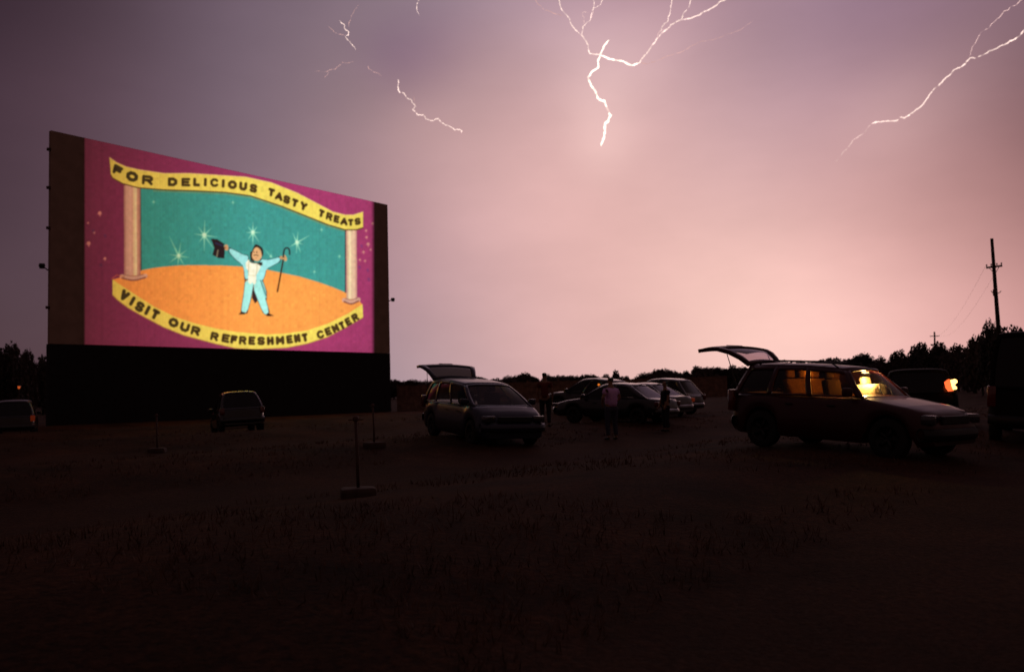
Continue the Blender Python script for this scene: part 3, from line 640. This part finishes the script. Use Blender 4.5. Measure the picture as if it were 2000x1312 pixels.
k = MB().tube([q+Vector((0, 0, 0)), q+Vector((.22, 0, -.02)), q+Vector((.38, 0, .12))], .03, 6); k.tube([q+Vector((-.3, 0, .15)), q+Vector((0, -.05, -.3))], .025, 6); to_parent(k.build('bracket', M_steel), e)
fb = at(1826, 700, 190); ft = at(1825, 648, 190)
e2 = empty('utility_pole', (fb.x, fb.y, 0), 0, 'small far utility pole poking above the dark hill of trees', 'utility pole'); bpy.context.view_layer.update()
to_parent(MB().tube([(fb.x, fb.y, -.3), ft], [.22, .16], 10).build('pole', M_bark, smooth=True), e2)
ac = ft-Vector((0, 0, .9)); to_parent(MB().box(ac, (2.0, .14, .16)).build('crossarm', M_bark), e2)
for i, tpt in enumerate(tops[::3]):
    B_ = ac+Vector((-.9+1.8*i, 0, .1)); pts = [tpt.lerp(B_, t_/16)-Vector((0, 0, 4*(t_/16)*(1-t_/16)*1.8)) for t_ in range(17)]
    tag(MB().tube(pts, .005, 5).build('power_line', M_trim), ['thin power line from the left end of the crossarm to the far pole', 'thin power line from the right end of the crossarm to the far pole'][i], 'power line')

# speaker posts
def speaker_post(px, py, hgt, label, spk=True):
    hz = 764-.0251*(px-1000); Y = CH*FPX/(py-hz); p = at(px, py, Y); p.z = 0
    for _ in range(3):
        gz = terrain(p.x, p.y); Y = (CH-gz)*FPX/(py-hz); p = at(px, py, Y)
    gz = terrain(p.x, p.y); e = empty('speaker_post', (p.x, p.y, gz), rnd.uniform(0, 1), label, 'speaker post', 'speaker posts standing in the field')
    MB().box((0, 0, .04), (.46, .38, .17), bev=.05).build('concrete_base', M_conc, e)
    MB().tube([(0, 0, .1), (-.008, 0, hgt*.5), (-.02, .01, hgt)], .022, 10).build('pipe', M_steel, e, True)
    MB().lathe([(.035, -.04), (.042, -.03), (.042, .01), (.02, .03), (0, .035)], (-.02, .01, hgt), 'z', 10).build('cap', M_steel, e, True)
    MB().tube([(-.12, 0, hgt-.02), (.08, 0, hgt-.02)], .008, 6).build('hanger', M_steel, e)
    return e
speaker_post(700, 968, 1.03, 'nearest thin speaker post on its concrete foot, in front of the movie screen')
speaker_post(307, 884, 1.05, 'speaker post furthest left in the dark field, below the left half of the movie screen')
speaker_post(731, 869, 1.0, 'small speaker post just left of the minivan')

# ---------------------------------------------------------------- cars
def car(name, label, cat, x, y, az, S, group='cars parked on the drive-in field', z=None):
    rz = math.radians(90-az); fx, fy = math.sin(math.radians(az)), math.cos(math.radians(az)); xr, xf, R = S['xr'], S['xf'], S['R']; Wd = S['W']
    zf = terrain(x+fx*xf, y+fy*xf); zr_ = terrain(x+fx*xr, y+fy*xr); zl = terrain(x-fy*Wd, y+fx*Wd); zrr = terrain(x+fy*Wd, y-fx*Wd)
    e = empty(name, (x, y, (zf+zr_)/2-.035 if z is None else z), 0, label, cat, group)
    e.rotation_euler = Vector((0, 0, 0)); M3 = Matrix.Rotation(rz, 4, 'Z') @ Matrix.Rotation(-math.atan2(zf-zr_, xf-xr)+math.radians(S.get('pitch', 0)), 4, 'Y') @ Matrix.Rotation(math.atan2(zl-zrr, 2*Wd)*.8, 4, 'X')
    e.rotation_euler = M3.to_euler(); paint = S['paint']; prof = S['prof']; zb = S['zb']; X0_, X1_ = prof[0][0], prof[-1][0]
    # lower body
    xs_ = sorted(set([X0_, X1_]+[p[0] for p in prof]+[X0_+(X1_-X0_)*i/34 for i in range(35)]+[c+R*1.09*math.cos(math.pi*i/10) for c in (xr, xf) for i in range(11)]))
    secs = []
    def hw(x):
        e_ = min(x-X0_, X1_-x); w = Wd*(1-.05*(abs(x-(X0_+X1_)/2)/((X1_-X0_)/2))**4)
        return w*(1-.16*(1-min(e_, .35)/.35)**2)
    for xx_ in xs_:
        zt = interp(prof, xx_); b_ = zb+.04*sstep(.3, 0, min(xx_-X0_, X1_-xx_))
        for c in (xr, xf):
            d = (R*1.10)**2-(xx_-c)**2
            if d > 0: b_ = max(b_, math.sqrt(d)+R)
        b_ = min(b_, zt-.12); w = hw(xx_); h = zt-b_
        half = [(0, b_), (w*.90, b_), (w*.975, b_+h*.10), (w, b_+h*.35), (w*.995, b_+h*.60), (w*.965, b_+h*.82), (w*.92, b_+h*.94), (w*.84, zt), (w*.45, zt+.018), (0, zt+.025)]
        ring = [(xx_, yv, zv) for yv, zv in half]+[(xx_, -yv, zv) for yv, zv in half[1:-1][::-1]]; secs.append(ring)
    n = len(secs[0]); mb = MB(); mb.add([p for r_ in secs for p in r_], [(i*n+j, i*n+(j+1) % n, (i+1)*n+(j+1) % n, (i+1)*n+j) for i in range(len(secs)-1) for j in range(n)]+[tuple(range(n)), tuple((len(secs)-1)*n+j for j in range(n))])
    body = mb.build('body', paint, e, True)
    md = body.modifiers.new('edge', 'EDGE_SPLIT'); md.split_angle = math.radians(38)
    # cabin
    c = S['cab']; xR0, xR1, xA0, xA1, wb, wt, zrf = c['R0'], c['R1'], c['A0'], c['A1'], c['wb'], c['wt'], c['zr']
    def side(t_, s, sg, off=0):
        xb = lerp(xR0, xA0, t_); xt = lerp(xR1, xA1, t_); z0 = interp(prof, xb)-.01; z1 = interp(zrf, t_); s2 = s
        yv = lerp(wb, wt, s2)+.035*math.sin(math.pi*s2)-.03*(abs(t_-.5)*2)**4*1.0
        return (lerp(xb, xt, s), sg*(yv-off), lerp(z0, z1, s))
    fm = MB()
    for sg in (-1, 1):
        for a, b_ in c['pil']: fm.grid(lambda u, v: side(lerp(a, b_, u), v, sg), 2, 8)
        gl = [(c['pil'][i][1], c['pil'][i+1][0]) for i in range(len(c['pil'])-1)]
        for a, b_ in gl: fm.grid(lambda u, v: side(lerp(a, b_, u), lerp(.87, 1, v), sg), 8, 2); fm.grid(lambda u, v: side(lerp(a, b_, u), lerp(0, .05, v), sg), 8, 1)
    def roofp(u, v):
        t_ = u; yv = (v*2-1); z1 = interp(zrf, t_); p = side(t_, 1, 1); return (lerp(xR1, xA1, u)+(.06*(1-yv*yv) if u > .5 else -.03*(1-yv*yv))*abs(u*2-1)**3, yv*p[1], z1+.055*(1-yv**4))
    fm.grid(roofp, 14, 14)
    def screen(u, v, a, off=0, lo=0., hi=1., edge=1.):
        yv = (v*2-1)*edge; s = lerp(lo, hi, u); tt = 1 if a else 0; p = side(tt, s, 1); sg = 1 if a else -1
        return (p[0]+sg*(.09 if a else .04)*(1-yv*yv)-sg*off, yv*p[1], p[2]+.055*(1-yv**4)*s)
    for a in (1, 0):
        if a == 0 and S.get('gate'): continue
        fm.grid(lambda u, v: screen(u, v, a, 0, .93, 1), 2, 10); fm.grid(lambda u, v: screen(u, v, a, 0, 0, .05), 1, 10)
        for q_ in (0, 1): fm.grid(lambda u, v: screen(u, .045*v if q_ == 0 else 1-.045*v, a), 8, 1)
    cab = fm.build('cabin', paint, e, True, solid=.022)
    gm = S.get('glass', M_glass)
    for sg in (-1, 1):
        for a, b_ in gl: MB().grid(lambda u, v: side(lerp(a, b_, u), lerp(.05, .87, v), sg, .014), 8, 8).build('side_window', gm, e, True)
    MB().grid(lambda u, v: screen(u, v, 1, .012, .05, .93, .91), 8, 12).build('windscreen', S.get('wglass', M_glass), e, True)
    if not S.get('gate'): MB().grid(lambda u, v: screen(u, v, 0, .012, .05, .93, .91), 8, 12).build('rear_window', gm, e, True)
    else:   # raised tailgate, hinged at the back edge of the roof
        H = Vector((xR1-.02, 0, interp(zrf, 0)+.03)); Lg = S['gate']; ph = math.radians(S.get('gate_angle', 88))
        pr = [(0, 0), (-.13, -.16), (-.23, -.36), (-.28, -.57), (-.28, -.80), (-.22, -Lg)]
        def gp(u, v, off=0, a=0., b_=1.):
            q_ = lerp(a, b_, u)*5; i_ = min(4, int(q_)); f_ = q_-i_; px_ = lerp(pr[i_][0], pr[i_+1][0], f_)-off; pz_ = lerp(pr[i_][1], pr[i_+1][1], f_); yv = v*2-1
            w_ = lerp(wt*.97, wb*.97, min(1, q_/3)); px_ -= .05*(1-yv*yv); yv *= 1 if q_ < 4.5 else .97
            return (H.x+px_*math.cos(ph)+pz_*math.sin(ph), yv*w_, H.z-px_*math.sin(ph)+pz_*math.cos(ph))
        tgm = MB(); tgm.grid(lambda u, v: gp(u, v, 0, .60, 1), 8, 12); tgm.grid(lambda u, v: gp(u, v, 0, 0, .07), 2, 12)
        for q_ in (0, 1): tgm.grid(lambda u, v: gp(u, .08*v if q_ == 0 else 1-.08*v, 0, .07, .60), 8, 1)
        tg = tgm.build('tailgate', paint, e, True, solid=.075)
        MB().grid(lambda u, v: gp(u, lerp(.08, .92, v), .006, .07, .60), 8, 10).build('rear_window', S.get('gateglass', M_deep), tg, True)
        MB().box(Vector(gp(.80, .5, .03)), (.03, .42, .10), Matrix.Rotation(ph, 3, 'Y'), .01).build('number_plate_recess', M_trim, tg)
        for sg in (-1, 1):
            p1 = Vector(gp(.48, .5+.44*sg, -.05)); p2 = Vector(side(.02, .12, sg, .07))
            MB().tube([p1, p1.lerp(p2, .55), p2], [.008, .011, .014], 8).build('gas_strut', M_trim, e)
    # bumpers, lamps, grille
    for a in (1, 0):
        xe = X1_ if a else X0_; sg = 1 if a else -1; zc = S.get('bz', .5)
        def bmp(u, v):
            yv = (v*2-1); th = u*2*math.pi; xx_ = xe+sg*(.05-.20*abs(yv)**5); return (xx_+.075*math.cos(th), yv*Wd*.955, zc+.11*math.sin(th))
        MB().grid(bmp, 10, 16).build('bumper', S.get('bm', paint), e, True)
        for s2 in (-1, 1):
            if a: MB().box((xe-.10, s2*(Wd-.24), S['hl'][0]), (.22, .30, S['hl'][1]), Matrix.Rotation(-s2*.28, 3, 'Z'), .03).build('headlight', M_lens, e, True)
            else: MB().box((xe+S['tl'][2], s2*(Wd-.115), S['tl'][0]), (.14, .17, S['tl'][1]), Matrix.Rotation(s2*.12, 3, 'Z'), .025).build('tail_light', S.get('tlm', {}).get(s2, M_red), e, True) if not (s2 == -1 and S.get('tlpoly')) else MB().add([(xe+dx_, -Wd+.16-a_/78, S['tl'][0]-b_/78) for dx_ in (.0, .08) for a_, b_ in S['tlpoly']], [tuple(range(len(S['tlpoly']))), tuple(len(S['tlpoly'])+i_ for i_ in range(len(S['tlpoly'])))]+[(i_, (i_+1) % len(S['tlpoly']), len(S['tlpoly'])+(i_+1) % len(S['tlpoly']), len(S['tlpoly'])+i_) for i_ in range(len(S['tlpoly']))]).build('tail_light', M_lamp_hot, e)
    MB().box((X1_-.015, 0, S['hl'][0]-.01), (.08, Wd*1.0, S['hl'][1]*.9), None, .02).build('grille', M_trim, e)
    for sg in (-1, 1):
        p = Vector(side(.93, .08, sg)); MB().box(p+Vector((.04, sg*.13, .05)), (.10, .20, .15), Matrix.Rotation(sg*.2, 3, 'Z'), .035).build('wing_mirror', paint, e, True)
        for cx_ in S.get('handles', []): MB().box((cx_, sg*(Wd*1.0), interp(prof, cx_)-.17), (.14, .03, .03), None, .01).build('door_handle', M_trim, e)
        for cx_ in (xr, xf):
            tw = .11; tyre = MB().lathe([(R*.62, -tw), (R*.90, -tw), (R*.98, -tw*.75), (R, -tw*.3), (R, tw*.3), (R*.98, tw*.75), (R*.90, tw), (R*.62, tw)], (cx_, sg*(Wd-.13), R), 'y', 28).build('tyre', M_rub, None, True)
            rim = MB().lathe([(0, .02*sg), (R*.16, .03*sg), (R*.2, -.01*sg), (R*.56, .02*sg), (R*.63, .09*sg), (R*.65, .10*sg), (R*.65, -.06*sg)], (cx_, sg*(Wd-.13), R), 'y', 24)
            for k_ in range(5):
                a_ = k_*2*math.pi/5; rim.tube([(cx_, sg*(Wd-.09), R), (cx_+R*.58*math.cos(a_), sg*(Wd-.08), R+R*.58*math.sin(a_))], [.04, .028], 6)
            rm = rim.build('rim', M_alloy, None, True)
            w_ = empty('wheel'); w_.parent = e; tyre.parent = w_; rm.parent = w_
    # inside: seats, wheel
    for sx_, sy_ in S.get('seats', []):
        zt = interp(prof, sx_); sm = M_seat if S.get('darkfront') and sx_ > -.5 else S.get('seatm', M_seat)
        st = MB().box((sx_, sy_, zt+.12), (.13, .46, .36), Matrix.Rotation(-.2, 3, 'Y'), .05).build('seat', sm, e, True)
        MB().box((sx_-.08, sy_, zt+.40), (.08, .24, .17), Matrix.Rotation(-.15, 3, 'Y'), .035).build('headrest', sm, st, True)
    if S.get('wheel'):
        sx_, sy_ = S['wheel']; zt = interp(prof, sx_); R_ = Matrix.Rotation(1.1, 3, 'Y'); pts = [Vector((sx_, sy_, zt+.08))+R_ @ Vector((.18*math.cos(a_*.4), .18*math.sin(a_*.4), 0)) for a_ in range(17)]
        MB().tube(pts, .015, 6).build('steering_wheel', M_trim, e)
    if S.get('rails'):
        for sg in (-1, 1):
            z1 = interp(zrf, .5)+.12; yv = wt*.86; pts = [(lerp(xR1, xA1, .10), sg*yv, interp(zrf, .1)+.04), (lerp(xR1, xA1, .14), sg*yv, interp(zrf, .14)+.10)]+[(lerp(xR1, xA1, q_), sg*yv, interp(zrf, q_)+.105) for q_ in (.3, .5, .7, .84)]+[(lerp(xR1, xA1, .9), sg*yv, interp(zrf, .9)+.03)]
            MB().tube(pts, .016, 6).build('roof_rail', M_trim, e, True)
        for q_ in (.3, .72): MB().tube([(lerp(xR1, xA1, q_), -wt*.86, interp(zrf, q_)+.105), (lerp(xR1, xA1, q_), wt*.86, interp(zrf, q_)+.105)], .014, 6).build('roof_crossbar', M_trim, e)
    bpy.context.view_layer.update()
    return e
def lamp_in(e, p, r, m_, name='cabin_lamp'):
    l = e.matrix_world.inverted() @ p
    o = MB().lathe([(0, -r), (r*.7, -r*.7), (r, 0), (r*.7, r*.7), (0, r)], l, 'z', 12).build(name, m_, e, True); return o

SUV = dict(W=.90, zb=.25, xr=-1.40, xf=1.22, R=.36, paint=M_maroon, bz=.47, bm=M_trim, pitch=.4,
  prof=[(-2.20,.72),(-2.17,.92),(-2.05,1.02),(-1.0,1.04),(.3,1.05),(.55,1.06),(1.0,1.00),(1.5,.92),(1.78,.84),(1.90,.74),(1.96,.62)],
  cab=dict(R0=-2.14,R1=-1.96,A0=.70,A1=.24,wb=.84,wt=.53,zr=[(0,1.55),(.2,1.575),(.6,1.57),(.9,1.53),(1,1.50)],pil=[(0,.055),(.30,.34),(.615,.655),(.965,1)]),
  hl=(.72,.16), tl=(.88,.42,.06), gate=1.10, gate_angle=93, handles=[-.75,.15], rails=1, gateglass=M_gate, glass=M_tint, wglass=M_screen,
  seats=[(-.15,-.40),(-1.0,-.40),(-1.0,0),(-1.0,.40)], wheel=(.47,.38), seatm=M_mid, darkfront=1)
suv = car('estate_car', 'dark maroon estate car with tailgate raised and warm light glowing inside', 'car', 6.30, 16.9, 143, SUV)
VAN = dict(W=.93, zb=.20, xr=-1.45, xf=1.45, R=.33, paint=M_vanblue, bz=.50,
  prof=[(-2.35,.62),(-2.32,.85),(-2.2,.98),(-1.0,1.0),(.8,1.0),(1.35,1.03),(1.62,.97),(1.9,.87),(2.1,.75),(2.2,.62),(2.24,.52)],
  cab=dict(R0=-2.25,R1=-2.0,A0=1.48,A1=.45,wb=.87,wt=.68,zr=[(0,1.55),(.2,1.58),(.6,1.58),(.9,1.53),(1,1.49)],pil=[(0,.05),(.28,.31),(.60,.635),(.97,1)]),
  hl=(.72,.15), tl=(.95,.34,.05), gate=1.08, gate_angle=97, handles=[-.2,.6], seats=[(-.1,-.38),(-.1,.38),(-1.1,0)], wheel=(.75,.38))
van = car('minivan', 'slate minivan facing the camera with its tailgate raised, right of the movie screen', 'minivan', -.95, 24.6, 155, VAN)
HATCH = dict(W=.88, zb=.30, xr=-1.28, xf=1.28, R=.34, paint=M_green, bz=.50,
  prof=[(-2.05,.62),(-2.02,.88),(-1.9,.99),(-1.0,1.0),(.6,.99),(1.0,.99),(1.5,.93),(1.85,.84),(2.02,.72),(2.08,.58)],
  cab=dict(R0=-1.95,R1=-1.40,A0=1.05,A1=.20,wb=.82,wt=.63,zr=[(0,1.58),(.2,1.63),(.6,1.65),(.9,1.60),(1,1.56)],pil=[(0,.09),(.31,.35),(.62,.66),(.965,1)]),
  hl=(.72,.15), tl=(.86,.26,.06), handles=[-.6,.25], seats=[(-.1,-.36),(-.1,.36),(-.95,0)])
hatch = car('hatchback', 'small dark hatchback seen from behind, parked below the middle of the movie screen', 'car', -11.4, 37.0, -24, HATCH)
SED = dict(W=.88, zb=.26, xr=-1.35, xf=1.35, R=.32, paint=M_dark, bz=.48,
  pitch=-2, prof=[(-2.16,.58),(-2.14,.80),(-2.06,.90),(-1.6,.955),(-1.0,.96),(.6,.93),(1.05,.92),(1.7,.84),(2.1,.74),(2.28,.62),(2.32,.54)],
  cab=dict(R0=-1.72,R1=-.95,A0=1.08,A1=.28,wb=.81,wt=.60,zr=[(0,1.37),(.3,1.42),(.6,1.43),(.9,1.39),(1,1.36)],pil=[(0,.12),(.46,.50),(.965,1)]),
  hl=(.66,.13), tl=(.76,.16,.06), handles=[-.5,.4], seats=[(-.05,-.36),(-.05,.36),(-.9,0)])
sedB = car('sedan', 'black sedan side on behind the person in purple, rear window shining at its right end', 'car', 3.75, 33.0, -52, SED)
WAG = dict(HATCH); WAG.update(paint=M_grey, pitch=-2)
carA = car('hatchback', 'grey hatchback parked beyond the black sedan, only its roof and bonnet showing', 'car', 3.55, 41.5, -54, WAG)
SC = dict(SED); SC.update(paint=M_grey, tlm={-1: M_lamp_dim, 1: M_red})
carC = car('sedan', 'grey sedan with one faint red tail lamp, parked at the right end of the group', 'car', 5.2, 37.5, -50, SC)
WD = dict(HATCH); WD.update(paint=M_dark)
carD = car('hatchback', 'dark car furthest back behind the grey sedan, mostly hidden', 'car', 6.9, 43.0, -50, WD)
TL5 = dict(VAN); TL5.pop('gate'); TL5.update(paint=M_flat, tl=(1.17,.26,.10), tlm={1: M_lamp_hot, -1: M_lamp_hot})
TL5['tlm'] = {1: M_lamp_yel, -1: M_lamp_hot}; TL5['tl'] = (1.13,.20,.10); TL5['tlpoly'] = [(-3,-9),(5,-11),(9,-8),(9,-4),(4,0),(8,6),(7,9),(1,10),(-1,3)]; TL5['cab'] = dict(VAN['cab'], zr=[(0,1.46),(.2,1.50),(.6,1.50),(.9,1.46),(1,1.42)])
car5 = car('minivan', 'black minivan seen from behind with glowing rear lamps, beyond the maroon estate car', 'minivan', 11.22, 24.9, 24, TL5)
MB().add([(TL5['prof'][0][0]+dx_, -.77-a_/78, 1.13-b_/78) for dx_ in (.01, .07) for a_, b_ in ((-14,-5),(-8,-10),(-4.3,-11),(-1.3,3),(1.6,12),(-8,13),(-12,6))], [(0,1,2,3,4,5,6),(7,8,9,10,11,12,13)]+[(i_, (i_+1) % 7, 7+(i_+1) % 7, 7+i_) for i_ in range(7)]).build('turn_signal', M_lamp_redlit, car5, True)
EDGE = dict(HATCH); EDGE.update(paint=M_dark, tlm={-1: M_lamp_dim, 1: M_lamp_dim})
carL = car('hatchback', 'dark hatchback with dim red rear lamps at the left edge of the picture', 'car', -23.0, 41.5, -26, EDGE)
BIG = dict(W=1.0, zb=.36, xr=-1.7, xf=1.75, R=.38, paint=M_flat, glass=M_deep, wglass=M_deep, bz=.55, bm=M_trim,
  prof=[(-2.70,.75),(-2.68,1.1),(-2.6,1.28),(-1.0,1.3),(1.3,1.3),(1.75,1.26),(2.2,1.14),(2.5,.98),(2.58,.8)],
  cab=dict(R0=-2.62,R1=-2.52,A0=1.72,A1=1.05,wb=.95,wt=.82,zr=[(0,2.38),(.3,2.44),(.7,2.44),(.93,2.40),(1,2.34)],pil=[(0,.09),(.34,.38),(.66,.70),(.965,1)]),
  hl=(.85,.2), tl=(1.05,.45,.06), handles=[-.4,.8], seats=[(.3,-.4),(.3,.4)])
big = car('van', 'tall dark van cut off by the right edge of the picture', 'van', 12.5, 21.3, 33, BIG)

# lamps seen inside cars
lamp_in(carA, at(1169.5, 751, 41.2), .055, M_lamp_orange)
lamp_in(carC, at(1271, 754, 37.2), .07, M_lamp_orange)
# the estate car's dome light, and one added to brighten the rear seats
for lx, ly, lz, en in ((.24, .06, 1.42, 70), (-.98, .12, 1.44, 4.5)):
    MB().box((lx, ly, lz+.06), (.12, .07, .025), None, .01).build('dome_and_fill_light', M_dome, suv, True)
    L = bpy.data.lights.new('dome_and_fill_glow', 'POINT'); L.energy = en; L.color = (1, .60, .20); L.shadow_soft_size = .04
    lo_ = bpy.data.objects.new('dome_and_fill_glow', L); C.collection.objects.link(lo_); lo_.parent = suv; lo_.location = (lx, ly, lz)
ds = MB().box((.13, .36, 1.07), (.56, .44, .38), Matrix.Rotation(-.08, 3, 'Y'), .10).build('bright_patch_seat', M_pale, suv, True)  # enlarged pale seat block, shaped and placed to make the bright windscreen patch
MB().box((.06, .36, 1.31), (.13, .24, .17), Matrix.Rotation(-.2, 3, 'Y'), .05).build('headrest', M_pale, ds, True)
# lamp glowing among the left trees
p = at(37, 755, 70); e = empty('lamp_post', (p.x, p.y, 0), 0, 'small orange lamp glowing on a short post among the trees at the left', 'lamp'); bpy.context.view_layer.update()
to_parent(MB().tube([(p.x, p.y, -.2), (p.x, p.y, p.z-.15)], [.05, .035], 8).build('post', M_steel), e)
to_parent(MB().lathe([(0, -.16), (.07, -.15), (.11, .04), (0, .05)], p, 'z', 12).build('lantern', lamp('faint_orange_lamp', (1, .16, .03), .45), smooth=True), e)
to_parent(MB().lathe([(.14, .05), (.03, .15), (0, .17)], p, 'z', 12).build('lamp_cap', M_trim, smooth=True), e)

# ---------------------------------------------------------------- people
def skin(name, joints, edges, m_, par, root=0, sub=2):
    me = bpy.data.meshes.new(name); bm = bmesh.new(); sl = bm.verts.layers.skin.verify(); vs = []
    for i, (co, r) in enumerate(joints):
        v = bm.verts.new(co); rr = r if isinstance(r, tuple) else (r, r); v[sl].radius = rr; v[sl].use_root = (i == root); vs.append(v)
    for a, b_ in edges: bm.edges.new((vs[a], vs[b_]))
    bm.to_mesh(me); bm.free(); me.materials.append(m_)
    o = bpy.data.objects.new(name, me); C.collection.objects.link(o); o.parent = par
    md = o.modifiers.new('skin', 'SKIN'); md.use_smooth_shade = True
    md = o.modifiers.new('sub', 'SUBSURF'); md.levels = sub; md.render_levels = sub; return o
def person(px, Y, face, label, shirt, trousers, arms, hgt=1.75, stance=.11, lo_s=1.0):
    p = at(px, 760, Y); z = terrain(p.x, Y); k = hgt/1.75
    e = empty('person', (p.x, Y, z), math.radians(face), label, 'person')           # faces its local +x
    e.scale = (k, k, k)
    J = [((0,0,.95),(.12,.15))]; E_ = []
    def ch(par, pts):
        for co, r in pts:
            J.append((co, r)); E_.append((par, len(J)-1)); par = len(J)-1
        return par
    chest = ch(0, [((.01,0,1.12),(.10,.135)),((0,0,1.30),(.115,.16)),((0,0,1.42),(.08,.12))])
    nk = ch(chest, [((0,0,1.49),.055),((.01,0,1.555),.058),((.02,0,1.62),(.082,.072)),((.015,0,1.69),(.088,.075)),((.0,0,1.735),.05)])
    ch(nk-2, [((.095,0,1.615),.022)])
    sh = chest
    for sg in (-1, 1):
        el, wr = arms[0 if sg < 0 else 1]
        w_ = ch(sh, [((0,sg*.17,1.40),.062),((el[0],sg*el[1],el[2]),.042),((wr[0],sg*wr[1],wr[2]),.028)])
        d = (Vector((wr[0],sg*wr[1],wr[2]))-Vector((el[0],sg*el[1],el[2]))).normalized(); P_ = Vector((wr[0],sg*wr[1],wr[2]))+d*.07
        pm_ = ch(w_, [(tuple(P_),(.035,.02))]); sd_ = d.cross(Vector((0,1,0))).normalized()
        for f_, (o_, l_) in enumerate(((-.03,.070),(-.01,.082),(.01,.078),(.03,.062))):
            a_ = P_+sd_*o_+d*.02; b_ = P_+sd_*o_*1.2+d*(.02+l_*.55); c_ = b_+d*l_*.4+Vector((0,-sg,0))*.02
            ch(pm_, [(tuple(b_),.0095),(tuple(c_),.008)])
        ch(w_, [(tuple(Vector((wr[0],sg*wr[1],wr[2]))+d*.04+sd_*-.045),.012),(tuple(Vector((wr[0],sg*wr[1],wr[2]))+d*.085+sd_*-.06),.009)])
        ch(0, [((0,sg*stance*.9,.88),(.085,.08)),((.03,sg*stance,.48),(.055,.055)),((-.01,sg*stance,.10),(.036,.036)),((.0,sg*stance,.045),(.04,.035)),((.12,sg*(stance+.02),.03),(.035,.025))])
    skin('body', J, E_, M_skin, e)
    a0, a1 = arms; mid_ = lambda sg, el: ((0*.4+el[0]*.6), sg*(.17*.4+el[1]*.6), 1.40*.4+el[2]*.6)
    skin('shirt', [((0,0,.88),(.15*lo_s,.19*lo_s)),((.01,0,1.12),(.13*lo_s,.175*lo_s)),((0,0,1.32),(.135*lo_s,.18*lo_s)),((0,0,1.43),(.10,.12)),((0,-.18,1.40),.082),(mid_(-1,a0[0]),.068),((0,.18,1.40),.082),(mid_(1,a1[0]),.068)],
         [(0,1),(1,2),(2,3),(3,4),(4,5),(3,6),(6,7)], shirt, e)
    skin('trousers', [((0,0,.95),(.13,.16)),((0,-stance*.95,.84),(.105,.10)),((.03,-stance,.48),.078),((-.005,-stance,.10),.062),((0,stance*.95,.84),(.105,.10)),((.03,stance,.48),.078),((-.005,stance,.10),.062)], [(0,1),(1,2),(2,3),(0,4),(4,5),(5,6)], trousers, e)
    for sg in (-1, 1): skin('shoe', [((-.04,sg*stance,.05),(.05,.045)),((.06,sg*(stance+.01),.045),(.048,.04)),((.15,sg*(stance+.02),.035),(.04,.03))], [(0,1),(1,2)], M_trim, e)
    skin('hair', [((-.02,0,1.62),(.075,.075)),((-.012,0,1.69),(.094,.082)),((.0,0,1.735),.062)], [(0,1),(1,2)], M_hair, e)
    return e
ARM = (((.03,.24,1.13),(.12,.22,.92)),((.03,.24,1.13),(.12,.22,.92)))
ARMB = (((-.02,.30,1.16),(.14,.20,1.02)),((-.02,.30,1.16),(.14,.20,1.02)))
person(1193, 25.6, 120, 'person in a loose purple shirt and dark trousers standing in front of the black sedan', M_purple, M_denim, ARMB, 1.78, .13, 1.2)
person(1064, 29.5, 80, 'person in a dark red top standing beyond the nose of the slate minivan', M_redcloth, M_blackcloth, ARM, 1.78)
person(1299, 29.0, 200, 'person in black clothes standing beside the rear of the grey sedan', M_blackcloth, M_blackcloth, ARM, 1.62)
